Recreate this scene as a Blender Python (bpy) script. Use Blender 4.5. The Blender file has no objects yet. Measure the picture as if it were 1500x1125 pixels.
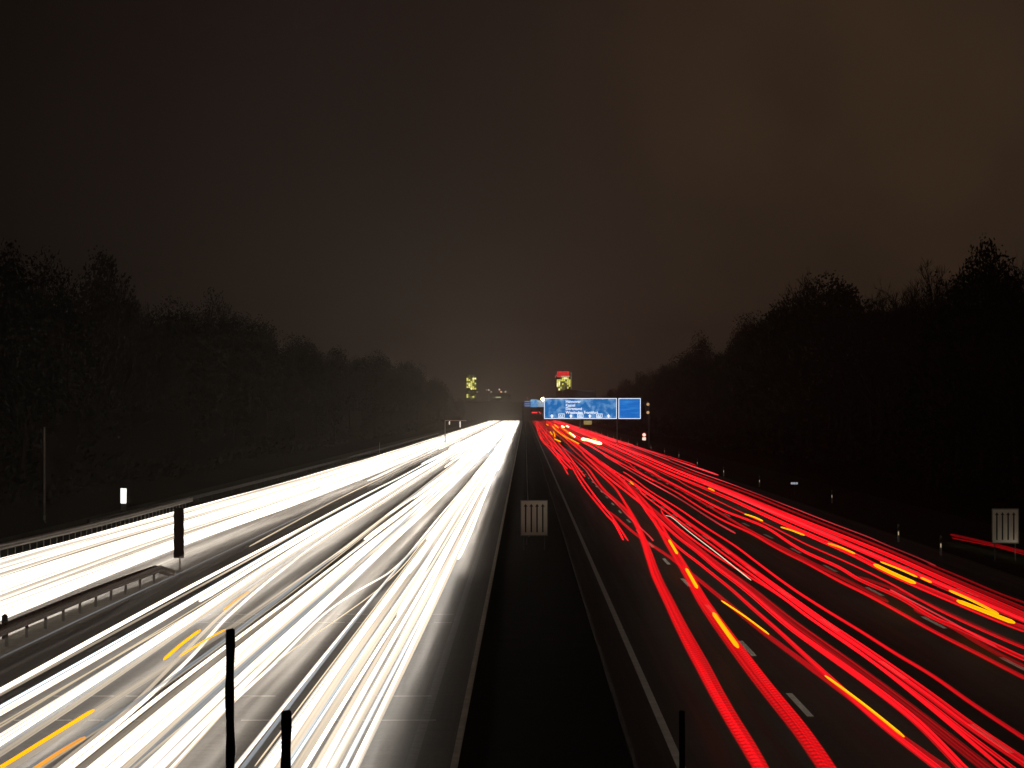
import bpy, math, random
from math import radians, sin, cos, pi
from mathutils import Vector, noise as mnoise
random.seed(7)
S = bpy.context.scene
COL = S.collection
# ------------------------------------------------------------------ camera
F = 4343.0; CX = 769.0; CY = 600.0; H = 7.6      # photo pixels, camera height in metres
cam_d = bpy.data.cameras.new("camera"); cam = bpy.data.objects.new("camera", cam_d); COL.objects.link(cam)
cam_d.sensor_width = 36; cam_d.lens = F / 1500 * 36
cam_d.shift_x = -(CX - 750) / 1500; cam_d.shift_y = (CY - 562.5) / 1500
cam_d.clip_start = 0.1; cam_d.clip_end = 12000
cam.location = (0, 0, H); cam.rotation_euler = (radians(90), 0, 0)
S.camera = cam
S.view_settings.view_transform = 'Standard'; S.view_settings.look = 'None'
S.view_settings.exposure = 0; S.view_settings.gamma = 1
try:
    S.cycles.use_denoising = True
    S.cycles.max_bounces = 5; S.cycles.transparent_max_bounces = 48; S.cycles.volume_bounces = 0
    S.cycles.sample_clamp_indirect = 3.0
    S.cycles.volume_max_steps = 64
    S.cycles.use_light_tree = True
except Exception: pass
# ------------------------------------------------------------------ night sky
W = bpy.data.worlds.new("World"); S.world = W; W.use_nodes = True
nt = W.node_tree; nt.nodes.clear()
def N(t, ty, **k):
    n = t.nodes.new(ty)
    for a, b in k.items(): setattr(n, a, b)
    return n
out = N(nt, 'ShaderNodeOutputWorld')
sky = N(nt, 'ShaderNodeTexSky'); sky.sky_type = 'NISHITA'; sky.sun_disc = False
sky.sun_elevation = radians(-6); sky.sun_rotation = radians(160)
bg1 = N(nt, 'ShaderNodeBackground'); bg1.inputs[1].default_value = 0.0005
nt.links.new(sky.outputs[0], bg1.inputs[0])
tc = N(nt, 'ShaderNodeTexCoord'); sep = N(nt, 'ShaderNodeSeparateXYZ'); nt.links.new(tc.outputs['Generated'], sep.inputs[0])
def mrange(v, a, b, c, d, smooth=True):
    m = N(nt, 'ShaderNodeMapRange'); m.interpolation_type = 'SMOOTHSTEP' if smooth else 'LINEAR'
    nt.links.new(v, m.inputs[0])
    for i, x in enumerate((a, b, c, d)): m.inputs[i + 1].default_value = x
    return m.outputs[0]
ramp = N(nt, 'ShaderNodeValToRGB')     # town glow on low cloud, paler towards the horizon
nt.links.new(mrange(sep.outputs[2], 0.0, 0.16, 0, 1, False), ramp.inputs[0])
e = ramp.color_ramp.elements
e[0].position = 0; e[0].color = (0.0245, 0.0170, 0.0130, 1)
e[1].position = 1; e[1].color = (0.0160, 0.0098, 0.0082, 1)
m_ = ramp.color_ramp.elements.new(0.43); m_.color = (0.0215, 0.0142, 0.0108, 1)
dist = N(nt, 'ShaderNodeVectorMath', operation='DISTANCE'); nt.links.new(tc.outputs['Generated'], dist.inputs[0])
dist.inputs[1].default_value = Vector((0.112, 1, 0.092)).normalized()
nz = N(nt, 'ShaderNodeTexNoise'); nz.inputs['Scale'].default_value = 9; nz.inputs['Detail'].default_value = 4
nt.links.new(tc.outputs['Generated'], nz.inputs['Vector'])
warm = N(nt, 'ShaderNodeMath', operation='MULTIPLY')
nt.links.new(mrange(dist.outputs['Value'], 0.0, 0.15, .95, 0), warm.inputs[0])
nt.links.new(mrange(nz.outputs[0], 0.2, 0.75, 0.45, 1.1), warm.inputs[1])
mixc = N(nt, 'ShaderNodeMix', data_type='RGBA'); nt.links.new(warm.outputs[0], mixc.inputs[0])
nt.links.new(ramp.outputs[0], mixc.inputs[6]); mixc.inputs[7].default_value = (0.040, 0.0225, 0.0115, 1)
cl = N(nt, 'ShaderNodeMath', operation='MULTIPLY')
nt.links.new(mrange(sep.outputs[0], -0.22, 0.02, 0.26, 1.0), cl.inputs[0])
nt.links.new(mrange(nz.outputs[0], 0.2, 0.8, 0.86, 1.12), cl.inputs[1])
bg2 = N(nt, 'ShaderNodeBackground'); nt.links.new(mixc.outputs[2], bg2.inputs[0]); nt.links.new(cl.outputs[0], bg2.inputs[1])
add = N(nt, 'ShaderNodeAddShader'); nt.links.new(bg1.outputs[0], add.inputs[0]); nt.links.new(bg2.outputs[0], add.inputs[1])
nt.links.new(add.outputs[0], out.inputs[0])

# ------------------------------------------------------------------ helpers
def xat(px, y): return (px - CX) * y / F
def zat(py, y): return H - (py - CY) * y / F
def tag(o, label=None, cat=None, group=None, kind=None):
    if label: o['label'] = label
    if cat: o['category'] = cat
    if group: o['group'] = group
    if kind: o['kind'] = kind
    return o
def thing(name, loc, label, cat, group=None, rz=0):
    o = bpy.data.objects.new(name, None); COL.objects.link(o); o.location = loc; o.rotation_euler = (0, 0, rz)
    o.empty_display_size = 0.3
    return tag(o, label, cat, group)
class MB:
    def __init__(s): s.v = []; s.f = []; s.uv = None
    def box(s, x0, x1, y0, y1, z0, z1):
        b = len(s.v)
        s.v += [(x0,y0,z0),(x1,y0,z0),(x1,y1,z0),(x0,y1,z0),(x0,y0,z1),(x1,y0,z1),(x1,y1,z1),(x0,y1,z1)]
        s.f += [tuple(b+i for i in q) for q in ((0,3,2,1),(4,5,6,7),(0,1,5,4),(1,2,6,5),(2,3,7,6),(3,0,4,7))]
        return s
    def quad(s, *p):
        b = len(s.v); s.v += list(p); s.f.append(tuple(range(b, b+len(p)))); return s
    def tube(s, pts, rad, n=6, cap=True):
        b = len(s.v); m = len(pts)
        for i, p in enumerate(pts):
            p = Vector(p); a = Vector(pts[max(0, i-1)]); c = Vector(pts[min(m-1, i+1)])
            t = (c - a).normalized(); up = Vector((0,0,1)) if abs(t.z) < .9 else Vector((1,0,0))
            sx = t.cross(up).normalized(); sy = sx.cross(t)
            r = rad[i] if isinstance(rad, (list, tuple)) else rad
            for k in range(n):
                an = 2*pi*k/n; q = p + sx*(cos(an)*r) + sy*(sin(an)*r); s.v.append(tuple(q))
        for i in range(m-1):
            for k in range(n):
                s.f.append((b+i*n+k, b+i*n+(k+1)%n, b+(i+1)*n+(k+1)%n, b+(i+1)*n+k))
        if cap:
            s.f.append(tuple(b+k for k in range(n))[::-1]); s.f.append(tuple(b+(m-1)*n+k for k in range(n)))
        return s
    def prism(s, poly, y0, y1):       # outline in x,z extruded along y
        b = len(s.v); n = len(poly)
        s.v += [(x, y0, z) for x, z in poly] + [(x, y1, z) for x, z in poly]
        s.f.append(tuple(b+i for i in range(n))); s.f.append(tuple(b+n+i for i in range(n))[::-1])
        for i in range(n): s.f.append((b+i, b+n+i, b+n+(i+1)%n, b+(i+1)%n))
        return s
    def build(s, name, mat, parent=None, smooth=False):
        me = bpy.data.meshes.new(name); me.from_pydata(s.v, [], s.f); me.update()
        if mat: me.materials.append(mat)
        if smooth:
            for p in me.polygons: p.use_smooth = True
        o = bpy.data.objects.new(name, me); COL.objects.link(o)
        if parent: o.parent = parent
        return o
def bevel(o, w, seg=2):
    m = o.modifiers.new('bevel', 'BEVEL'); m.width = w; m.segments = seg; return o
def principled(name, col, rough=0.8, metal=0.0, nscale=None, namp=0.25, bump=0.0, coord='Object', stretch=None, spec=None):
    m = bpy.data.materials.new(name); m.use_nodes = True; t = m.node_tree; b = t.nodes['Principled BSDF']
    b.inputs['Base Color'].default_value = (*col, 1); b.inputs['Roughness'].default_value = rough; b.inputs['Metallic'].default_value = metal
    if spec is not None: b.inputs['Specular IOR Level'].default_value = spec
    if nscale:
        c = N(t, 'ShaderNodeTexCoord'); mp = N(t, 'ShaderNodeMapping'); t.links.new(c.outputs[coord], mp.inputs[0])
        if stretch: mp.inputs['Scale'].default_value = stretch
        n = N(t, 'ShaderNodeTexNoise'); n.inputs['Scale'].default_value = nscale; n.inputs['Detail'].default_value = 6; n.inputs['Roughness'].default_value = .65
        t.links.new(mp.outputs[0], n.inputs['Vector'])
        r = N(t, 'ShaderNodeMapRange'); t.links.new(n.outputs[0], r.inputs[0]); r.inputs[1].default_value=.25; r.inputs[2].default_value=.75
        r.inputs[3].default_value = 1-namp; r.inputs[4].default_value = 1+namp
        v = N(t, 'ShaderNodeVectorMath', operation='SCALE'); v.inputs[0].default_value = col; t.links.new(r.outputs[0], v.inputs['Scale'])
        t.links.new(v.outputs[0], b.inputs['Base Color'])
        if bump:
            bp = N(t, 'ShaderNodeBump'); bp.inputs['Strength'].default_value = bump; bp.inputs['Distance'].default_value = .02
            t.links.new(n.outputs[0], bp.inputs['Height']); t.links.new(bp.outputs[0], b.inputs['Normal'])
    return m
def emit(name, col, strength, base=(0.02,0.02,0.02)):
    m = bpy.data.materials.new(name); m.use_nodes = True; b = m.node_tree.nodes['Principled BSDF']
    b.inputs['Base Color'].default_value = (*base, 1); b.inputs['Emission Color'].default_value = (*col, 1); b.inputs['Emission Strength'].default_value = strength
    return m
def asphalt(name, col, seed):
    m = bpy.data.materials.new(name); m.use_nodes = True; t = m.node_tree; b = t.nodes['Principled BSDF']
    c = N(t, 'ShaderNodeTexCoord')
    def nz(scale, sc, detail=5):
        mp = N(t, 'ShaderNodeMapping'); mp.inputs['Scale'].default_value = sc; mp.inputs['Location'].default_value = (seed, seed*3, 0)
        t.links.new(c.outputs['Object'], mp.inputs[0]); n = N(t, 'ShaderNodeTexNoise'); n.inputs['Scale'].default_value = scale
        n.inputs['Detail'].default_value = detail; n.inputs['Roughness'].default_value = .6; t.links.new(mp.outputs[0], n.inputs['Vector']); return n.outputs[0]
    cross = nz(1.0, (.12, 1.5, 1)); wheel = nz(1.0, (1.3, .012, 1)); grain = nz(9, (1, .35, 1), 3); patch = nz(.3, (.5, .12, 1))
    def mul(a, b_):
        n = N(t, 'ShaderNodeMath', operation='MULTIPLY'); t.links.new(a, n.inputs[0]); t.links.new(b_, n.inputs[1]); return n.outputs[0]
    def mr(v, lo, hi, a0=.3, a1=.7):
        n = N(t, 'ShaderNodeMapRange'); t.links.new(v, n.inputs[0]); n.inputs[1].default_value=a0; n.inputs[2].default_value=a1; n.inputs[3].default_value=lo; n.inputs[4].default_value=hi; return n.outputs[0]
    f = mul(mul(mr(cross, .7, 1.25), mr(wheel, .65, 1.35)), mul(mr(grain, .7, 1.3), mr(patch, .75, 1.2)))
    v = N(t, 'ShaderNodeVectorMath', operation='SCALE'); v.inputs[0].default_value = col; t.links.new(f, v.inputs['Scale']); t.links.new(v.outputs[0], b.inputs['Base Color'])
    t.links.new(mr(wheel, .42, .72), b.inputs['Roughness'])
    bp = N(t, 'ShaderNodeBump'); bp.inputs['Strength'].default_value = .5; bp.inputs['Distance'].default_value = .01
    t.links.new(grain, bp.inputs['Height']); t.links.new(bp.outputs[0], b.inputs['Normal'])
    return m

M = dict(
    grass = principled('verge_grass', (.030,.034,.018), .95, nscale=.6, namp=.5, bump=.6, spec=.1),
    soil = principled('median_soil', (.012,.012,.011), .97, nscale=.8, namp=.5, bump=.5, spec=.05),
    hill = principled('hill_ground', (.008,.009,.007), .95, nscale=.05, namp=.5, spec=0),
    road_l = asphalt('worn_asphalt', (.056,.045,.034), 3), road_r = asphalt('dark_asphalt', (.040,.037,.034), 11),
    paint = principled('road_paint', (.88,.88,.86), .6, nscale=1.2, namp=.18),
    worn = principled('worn_road_paint', (.17,.165,.155), .7, nscale=2.5, namp=.4),
    joint = principled('joint_sealing', (.55,.52,.46), .4, nscale=3, namp=.6),
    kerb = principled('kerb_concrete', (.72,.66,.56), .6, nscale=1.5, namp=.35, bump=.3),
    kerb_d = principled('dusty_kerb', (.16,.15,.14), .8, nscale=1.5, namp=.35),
    steel = principled('galvanised_steel', (.55,.53,.48), .5, .25, nscale=4, namp=.2),
    dsteel = principled('dull_steel', (.10,.10,.10), .6, .4, nscale=4, namp=.2),
    black = principled('weathered_black', (.025,.022,.020), .7, nscale=20, namp=.4, bump=.4),
    white = principled('white_sheeting', (.85,.80,.72), .38, .85, nscale=1.0, namp=.06),
    grey = principled('grey_sheeting', (.30,.29,.27), .6, nscale=6, namp=.15),
    blk = principled('black_symbol', (.015,.012,.010), .5),
    conc = principled('bridge_concrete', (.30,.29,.27), .85, nscale=1.5, namp=.2, bump=.3),
    wallm = principled('barrier_panel', (.007,.0055,.0055), .95, nscale=1.0, namp=.25, stretch=(.3,.3,2), spec=0),
    bark = principled('bark', (.022,.018,.014), .95, spec=0, nscale=5, namp=.3),
    twig = principled('twigs', (.018,.015,.012), .95, nscale=1.5, namp=.3, spec=0),
    leaf = principled('dark_foliage', (.014,.018,.010), .95, nscale=.8, namp=.5, spec=0),
    bush = principled('undergrowth', (.012,.014,.009), .95, nscale=.5, namp=.5, spec=0),
    facade = principled('dark_facade', (.05,.05,.055), .7, nscale=.2, namp=.2),
)
def struct(name, mb, mat, smooth=False): return tag(mb.build(name, mat, None, smooth), kind='structure')
def flat(x0, x1, y0, y1, z, ny=1):
    m = MB()
    for i in range(ny):
        a = y0+(y1-y0)*i/ny; b = y0+(y1-y0)*(i+1)/ny
        m.quad((x0,a,z),(x1,a,z),(x1,b,z),(x0,b,z))
    return m
# ------------------------------------------------------------------ setting
FAR = 2050
struct('ground', flat(-4000, 4000, -400, 7000, -0.05), M['grass'])
struct('road', flat(-25.6, -1.55, -60, FAR, 0.0), M['road_l'])
o = flat(2.42, 22.45, -60, FAR, 0.0).build('road', M['road_r']); tag(o, kind='structure')
struct('median_strip', flat(-1.44, 2.30, -60, FAR, 0.02), M['soil'])
def kerb(x, w, h, mat):
    m = MB(); m.box(x-w/2, x+w/2, -60, FAR, -.05, h); return struct('kerb', m, mat)
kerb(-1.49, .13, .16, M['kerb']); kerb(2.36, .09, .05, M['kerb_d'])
def line(x, w, mat, y0=-20, y1=1900, z=.004): return struct('road_marking', flat(x-w/2, x+w/2, y0, y1, z), mat)
line(-2.45, .22, M['worn']); line(3.32, .19, principled('edge_paint', (.75,.75,.73), .6, nscale=1.2, namp=.25)); line(22.05, .16, M['worn']); line(-24.9, .15, M['worn'], 230, 1900)
def dashes(x, w, off, mat, y0=20, y1=1500):
    m = MB(); y = off
    while y < y1:
        if y > y0: m.quad((x-w/2,y,.004),(x+w/2,y,.004),(x+w/2,y+6,.004),(x-w/2,y+6,.004))
        y += 18
    return struct('road_marking', m, mat)
for x, off in ((7.07, 2.0), (10.75, 12.2), (14.6, 13.5), (18.4, 12.8)):
    dashes(x, .17, off-.6, M['paint'] if x == 10.75 else principled('lane_paint', (.80,.80,.78), .6, nscale=1.2, namp=.2))
for x, off in ((-6.2, 5), (-9.95, 9), (-13.7, 3)): dashes(x, .16, off, M['worn'])
m = MB()
for y in (110.0, 105.8, 174.6, 170.0, 78.6, 72.5, 262, 268):
    x = -12.5
    while x < -2.9:
        L = random.uniform(.5, 1.6)
        if random.random() < .75: m.quad((x,y-.045,.006),(x+L,y-.045+.02,.006),(x+L,y+.045+.02,.006),(x,y+.045,.006))
        x += L+random.uniform(.02,.35)
struct('expansion_joint', m, M['joint'])
# grass island between the slip lane and the motorway lanes
m = MB(); ys = [-60+i*4 for i in range(49)] + [134]
for a, b in zip(ys, ys[1:]):
    wa = .95*min(1, (136-a)/30); wb = .95*min(1, (136-b)/30)
    m.quad((-16.35-wa,a,.03),(-16.35+wa,a,.03),(-16.35+wb,b,.03),(-16.35-wb,b,.03))
struct('verge', m, principled('dry_verge', (.10,.09,.055), .95, nscale=1.5, namp=.55, bump=1.0, spec=.1))

LP = [(-260,350),(-100,360),(0,370),(25,395),(75,400),(90,412),(125,408),(140,390),(170,388),(182,432),(230,437),(265,450),(300,450),(325,450),(335,460),(380,470),(410,490),(470,502),(550,517),(600,533),(640,552),(655,572),(690,590),(768,592)]
RP = [(769,592),(870,586),(890,572),(930,550),(990,527),(1010,507),(1060,499),(1085,492),(1095,467),(1130,442),(1165,430),(1180,412),(1210,415),(1250,396),(1300,393),(1350,386),(1400,390),(1430,376),(1450,374),(1465,384),(1490,372),(1510,367),(1800,350)]
def prof(px):
    P = LP if px < CX else RP
    if px <= P[0][0]: return P[0][1]
    for (a, b), (c, d) in zip(P, P[1:]):
        if a <= px <= c: return b+(d-b)*(px-a)/(c-a)
    return P[-1][1]
# wooded slopes rising behind the verges
for sgn in (-1, 1):
    m = MB(); offs = [31, 36, 42, 52, 66, 90, 130]; ys = [90+45*i for i in range(44)]
    rows = []
    for y in ys:
        row = []
        for k, a in enumerate(offs):
            x = sgn*a; px = CX+F*x/y; top = H+(600-prof(px))*y/F
            tgt = [0, .6, 2.0, .30*top, .62*top, .72*top, .7*top][k]
            z = -.04 if k == 0 else tgt + mnoise.noise(Vector((x*.03, y*.02, 5)))*.06*top
            row.append(len(m.v)); m.v.append((x+mnoise.noise(Vector((y*.02,k,0)))*1.5*(k>0), y, max(z, -.04)))
        rows.append(row)
    for r0, r1 in zip(rows, rows[1:]):
        for k in range(len(offs)-1):
            q = (r0[k], r0[k+1], r1[k+1], r1[k]); m.f.append(q if sgn > 0 else q[::-1])
    struct('hillside', m, M['hill'], True)
# low far ridge closing the view
m = MB(); n = 60
for i in range(n+1):
    x = -900+1800*i/n; z = 13.4+mnoise.noise(Vector((x*.02,0,3)))*3
    m.v += [(x, 2080, -.04), (x, 2150, z), (x, 2400, z*.8)]
for i in range(n):
    for k in range(2): a = i*3+k; m.f.append((a, a+3, a+4, a+1))
struct('far_ridge', m, M['hill'], True)

# ------------------------------------------------------------------ trees
def leafy_mesh(n, shape, size):
    m = MB(); rnd = random.Random(n+int(shape*100))
    blobs = []
    for i in range(14):
        a = rnd.uniform(0, 2*pi); h = rnd.uniform(.25, .95); rr = (.42*sin(pi*min(1, (h*.9+.08))**shape))*rnd.uniform(.3, 1)
        blobs.append((cos(a)*rr, sin(a)*rr, h, rnd.uniform(.11, .19)))
    blobs.append((0,0,.9,.14)); blobs.append((0,0,.6,.25)); blobs.append((0,0,.35,.25))
    for i in range(n):
        bx, by, bz, br = rnd.choice(blobs)
        d = Vector((rnd.gauss(0,1), rnd.gauss(0,1), rnd.gauss(0,1))).normalized()*br*rnd.uniform(.55, 1.08)
        p = Vector((bx, by, bz))+d
        u = Vector((rnd.gauss(0,1), rnd.gauss(0,1), rnd.gauss(0,1))).normalized(); w = u.orthogonal().normalized()
        s = size*rnd.uniform(.6, 1.4)
        m.quad(tuple(p-u*s-w*s*.5), tuple(p+u*s*.2-w*s*.6), tuple(p+u*s+w*s*.3), tuple(p-u*s*.1+w*s*.7))
    return m
def bare_mesh(seed, levels=5):
    rnd = random.Random(seed); m = MB()
    def grow(p, d, L, r, lv):
        q = p+d*L*.5+Vector((rnd.gauss(0,.03),rnd.gauss(0,.03),0))*L; e_ = p+d*L
        if lv >= levels-1:
            w = d.orthogonal().normalized()*max(r, .0016)
            m.quad(tuple(p-w), tuple(p+w), tuple(e_+w*.3), tuple(e_-w*.3))
        else: m.tube([tuple(p), tuple(q), tuple(e_)], [r, r*.85, r*.65], 3, False)
        if lv >= levels: return
        for i in range(4 if lv < 2 else 3):
            dd = (d+Vector((rnd.gauss(0,.55), rnd.gauss(0,.55), rnd.gauss(.12,.35)))).normalized()
            grow(p+d*L*rnd.uniform(.45,1.0), dd, L*rnd.uniform(.55,.82), r*.58, lv+1)
    for i in range(4):
        a = i*pi/2+rnd.uniform(-.4,.4)
        grow(Vector((0,0,.22+.07*i)), Vector((cos(a)*.5, sin(a)*.5, 1)).normalized(), .27, .012, 0)
    zs = max(v[2] for v in m.v); m.v = [(x, y, z/zs) for x, y, z in m.v]
    return m
def trunk_mesh(seed, top=.55):
    rnd = random.Random(seed); m = MB()
    pts = [(0,0,-.06)]+[(rnd.uniform(-.012,.012), rnd.uniform(-.012,.012), top*k/4) for k in range(1,5)]
    m.tube(pts, [.024,.02,.016,.012,.007], 7)
    for i in range(5):
        a = rnd.uniform(0, 2*pi); z = top*rnd.uniform(.45,.95)
        m.tube([(0,0,z),(cos(a)*.12,sin(a)*.12,z+.1),(cos(a)*.2,sin(a)*.2,z+.24)], [.009,.006,.003], 4)
    return m
def tree_proto(crown, cm, seed):
    e_ = thing('tree', (0, -300, 0), 'x', 'tree')
    trunk_mesh(seed).build('trunk', M['bark'], e_); crown.build('crown', cm, e_); return e_
protos = [
    tree_proto(leafy_mesh(5200, .8, .012), M['leaf'], 1), tree_proto(leafy_mesh(4800, 1.2, .011), M['leaf'], 2),
    tree_proto(bare_mesh(11), M['twig'], 3), tree_proto(bare_mesh(12), M['twig'], 4), tree_proto(bare_mesh(17), M['twig'], 5)]
def kids(o): return [c for c in COL.objects if c.parent == o]
pk = [kids(p) for p in protos]
def plant(k, x, y, z0, h, wid, label, group=None):
    r = protos[k].copy(); COL.objects.link(r); r.location = (x, y, z0); r.scale = (wid, wid, h); r.rotation_euler = (0,0,random.uniform(0,2*pi))
    r['label'] = label
    if group: r['group'] = group
    elif 'group' in r: del r['group']
    for c in pk[k]:
        d = c.copy(); COL.objects.link(d); d.parent = r
    return r
def ground_z(ax): return 0 if ax < 31 else (ax-31)*.12 if ax < 36 else .6+(ax-36)*.23 if ax < 42 else 2+(ax-42)*.35
def tree_at(k, x, y, toppy, label, group=None, wf=.85, minh=5):
    z0 = ground_z(abs(x)); zt = zat(toppy, y); h = max(minh, zt-z0)
    return plant(k, x, y, z0-.2, h, min(h*wf, 16), label, group)
# landmark trees on the skyline
def skyline(k, px, toppy, x, label, wf=.6): return tree_at(k, x, x*F/(px-CX), toppy, label, None, wf)
skyline(0, 5, 368, -46, 'tall dark tree at the far left edge of the skyline', .55)
skyline(0, 155, 384, -46, 'tall dome-topped dark tree standing above the left wood', .5)
skyline(1, 72, 394, -45, 'small round-topped tree between the two tall trees on the left', .5)
skyline(1, 313, 446, -45, 'low rounded evergreen topping the middle of the left wood', .55)
skyline(0, 1440, 366, 47, 'round-headed dark tree on the right-hand ridge near the frame edge', .5)
skyline(3, 1490, 362, 46, 'spiky bare tree at the far right end of the skyline', .4)
skyline(2, 1190, 386, 46, 'bare tree with open twigs breaking the right skyline', .6)
skyline(4, 1352, 372, 46, 'broad bare tree crown high on the right ridge', .7)
skyline(3, 1100, 462, 45, 'tree at the step of the right skyline beside the mast lights', .55)
skyline(1, 1030, 500, 44, 'rounded tree where the right wood starts to fall to the road', .6)
skyline(4, 932, 540, 42, 'thin upright tree poking above the far right wood', .25)
for sgn, side in ((-1, 'left'), (1, 'right')):
    for row, (xo, n0) in enumerate(((40, 72), (48, 66))):
        y = 215.0*xo/40+random.uniform(0,5)
        while y < 1850 and n0 > 0:
            x = sgn*(xo+random.uniform(-2.2, 2.2)); px = CX+F*x/y
            if -60 < px < 1560:
                k = random.choice((0,1,2,3,4,2,3)); bare = k >= 2
                py = prof(px)+random.uniform(3, 18)*min(1, 500/y)+ (14 if row == 0 else 3)*min(1, 400/y)
                tree_at(k, x, y, py, ('bare-branched' if bare else 'dense dark')+' tree in the wood along the '+side+' side of the motorway',
                        ('bare' if bare else 'dense')+' trees of the '+side+' wood', random.uniform(.6,.9), 6)
            y += random.uniform(.75,1.25)*(5.2+y*.022+row*2)
for p, ks in zip(protos, pk):
    for c in ks: bpy.data.objects.remove(c)
    bpy.data.objects.remove(p)
# undergrowth along the foot of the wood
for sgn in (-1, 1):
    m = MB(); rnd = random.Random(40+sgn)
    for i in range(60000):
        y = 180+1500*rnd.random()**1.8; a = rnd.uniform(36, 62)
        hh = (2.5+3.5*mnoise.noise(Vector((a*.1, y*.05, sgn))))+ (a-36)*.32
        p = Vector((sgn*a, y, ground_z(a)*.8+hh*rnd.random()))
        u = Vector((rnd.gauss(0,1), rnd.gauss(0,1), rnd.gauss(0,1))).normalized(); w = u.orthogonal().normalized()
        s = rnd.uniform(.08,.28)*(1+y/700)
        m.quad(tuple(p-u*s-w*s*.5), tuple(p+u*s*.2-w*s*.6), tuple(p+u*s+w*s*.3), tuple(p-u*s*.1+w*s*.7))
    o = m.build('undergrowth', M['bush']); tag(o, 'dark tangled undergrowth at the foot of the %s wood' % ('left' if sgn < 0 else 'right'), 'undergrowth', None, 'stuff')

# ------------------------------------------------------------------ light trails
def trail_mat(name, col, strength, alpha, stria=.35, scale=14, pwm=0.0, edge=1.4, beam=55, spill=.005, back=(1,.86,.66), bst=5.0, bbeam=2, gap=.7, cut=1.0, axis=(0,-1,.075)):
    m = bpy.data.materials.new(name); m.use_nodes = True; t = m.node_tree; t.nodes.clear()
    o = N(t, 'ShaderNodeOutputMaterial'); uv = N(t, 'ShaderNodeUVMap'); uv.uv_map = 'UVMap'
    mp = N(t, 'ShaderNodeMapping'); mp.inputs['Scale'].default_value = (.012, scale*.5, 1); t.links.new(uv.outputs[0], mp.inputs[0])
    oi = N(t, 'ShaderNodeObjectInfo'); mul = N(t, 'ShaderNodeMath', operation='MULTIPLY'); mul.inputs[1].default_value = 50; t.links.new(oi.outputs['Random'], mul.inputs[0])
    n = N(t, 'ShaderNodeTexNoise'); n.noise_dimensions = '4D'; n.inputs['Scale'].default_value = 1; n.inputs['Detail'].default_value = 3
    t.links.new(mp.outputs[0], n.inputs['Vector']); t.links.new(mul.outputs[0], n.inputs['W'])
    mr = N(t, 'ShaderNodeMapRange'); t.links.new(n.outputs[0], mr.inputs[0]); mr.inputs[1].default_value=.35; mr.inputs[2].default_value=.65; mr.inputs[3].default_value=1-stria; mr.inputs[4].default_value=1+stria
    f = mr.outputs[0]
    if pwm:
        w = N(t, 'ShaderNodeTexWave'); w.wave_profile = 'SIN'; w.bands_direction = 'X'; w.inputs['Scale'].default_value = .52
        w.inputs['Distortion'].default_value = 1.2; w.inputs['Detail Scale'].default_value = 1.5
        mp2 = N(t, 'ShaderNodeMapping'); mp2.inputs['Scale'].default_value = (1, 1.2, 1); t.links.new(uv.outputs[0], mp2.inputs[0]); t.links.new(mp2.outputs[0], w.inputs['Vector'])
        mr2 = N(t, 'ShaderNodeMapRange'); t.links.new(w.outputs['Fac'], mr2.inputs[0]); mr2.inputs[3].default_value = 1-pwm; mr2.inputs[4].default_value = 1+pwm*.3
        mm = N(t, 'ShaderNodeMath', operation='MULTIPLY'); t.links.new(f, mm.inputs[0]); t.links.new(mr2.outputs[0], mm.inputs[1]); f = mm.outputs[0]
    # a lamp throws its light along the road: brightness falls off away from its axis
    ge = N(t, 'ShaderNodeNewGeometry'); dp = N(t, 'ShaderNodeVectorMath', operation='DOT_PRODUCT'); t.links.new(ge.outputs['Incoming'], dp.inputs[0]); dp.inputs[1].default_value = Vector(axis).normalized()
    mx0 = N(t, 'ShaderNodeMath', operation='MAXIMUM'); mx0.inputs[1].default_value = 0; t.links.new(dp.outputs['Value'], mx0.inputs[0])
    pp = N(t, 'ShaderNodeMath', operation='POWER'); pp.inputs[1].default_value = beam; t.links.new(mx0.outputs[0], pp.inputs[0])
    ma = N(t, 'ShaderNodeMath', operation='MULTIPLY_ADD'); ma.inputs[1].default_value = 1-spill; ma.inputs[2].default_value = spill; t.links.new(pp.outputs[0], ma.inputs[0])
    fm = N(t, 'ShaderNodeMath', operation='MULTIPLY'); t.links.new(f, fm.inputs[0]); t.links.new(ma.outputs[0], fm.inputs[1]); f = fm.outputs[0]
    if cut < 1:      # dipped beam: most light goes below the horizontal cut-off, little above it
        sz = N(t, 'ShaderNodeSeparateXYZ'); t.links.new(ge.outputs['Incoming'], sz.inputs[0])
        cm = N(t, 'ShaderNodeMapRange'); t.links.new(sz.outputs[2], cm.inputs[0]); cm.inputs[1].default_value = -.03; cm.inputs[2].default_value = -.002; cm.inputs[3].default_value = 1; cm.inputs[4].default_value = cut
        cf = N(t, 'ShaderNodeMath', operation='MULTIPLY'); t.links.new(f, cf.inputs[0]); t.links.new(cm.outputs[0], cf.inputs[1]); f = cf.outputs[0]
    st = N(t, 'ShaderNodeMath', operation='MULTIPLY'); st.inputs[1].default_value = strength; t.links.new(f, st.inputs[0])
    em = N(t, 'ShaderNodeEmission'); em.inputs[0].default_value = (*col, 1); t.links.new(st.outputs[0], em.inputs[1])
    # the same vehicles' lamps at their other end shine the opposite way along the road
    ng = N(t, 'ShaderNodeMath', operation='MULTIPLY'); ng.inputs[1].default_value = -1; t.links.new(dp.outputs['Value'], ng.inputs[0])
    m1 = N(t, 'ShaderNodeMath', operation='MAXIMUM'); m1.inputs[1].default_value = 0; t.links.new(ng.outputs[0], m1.inputs[0])
    p1 = N(t, 'ShaderNodeMath', operation='POWER'); p1.inputs[1].default_value = bbeam; t.links.new(m1.outputs[0], p1.inputs[0])
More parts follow.
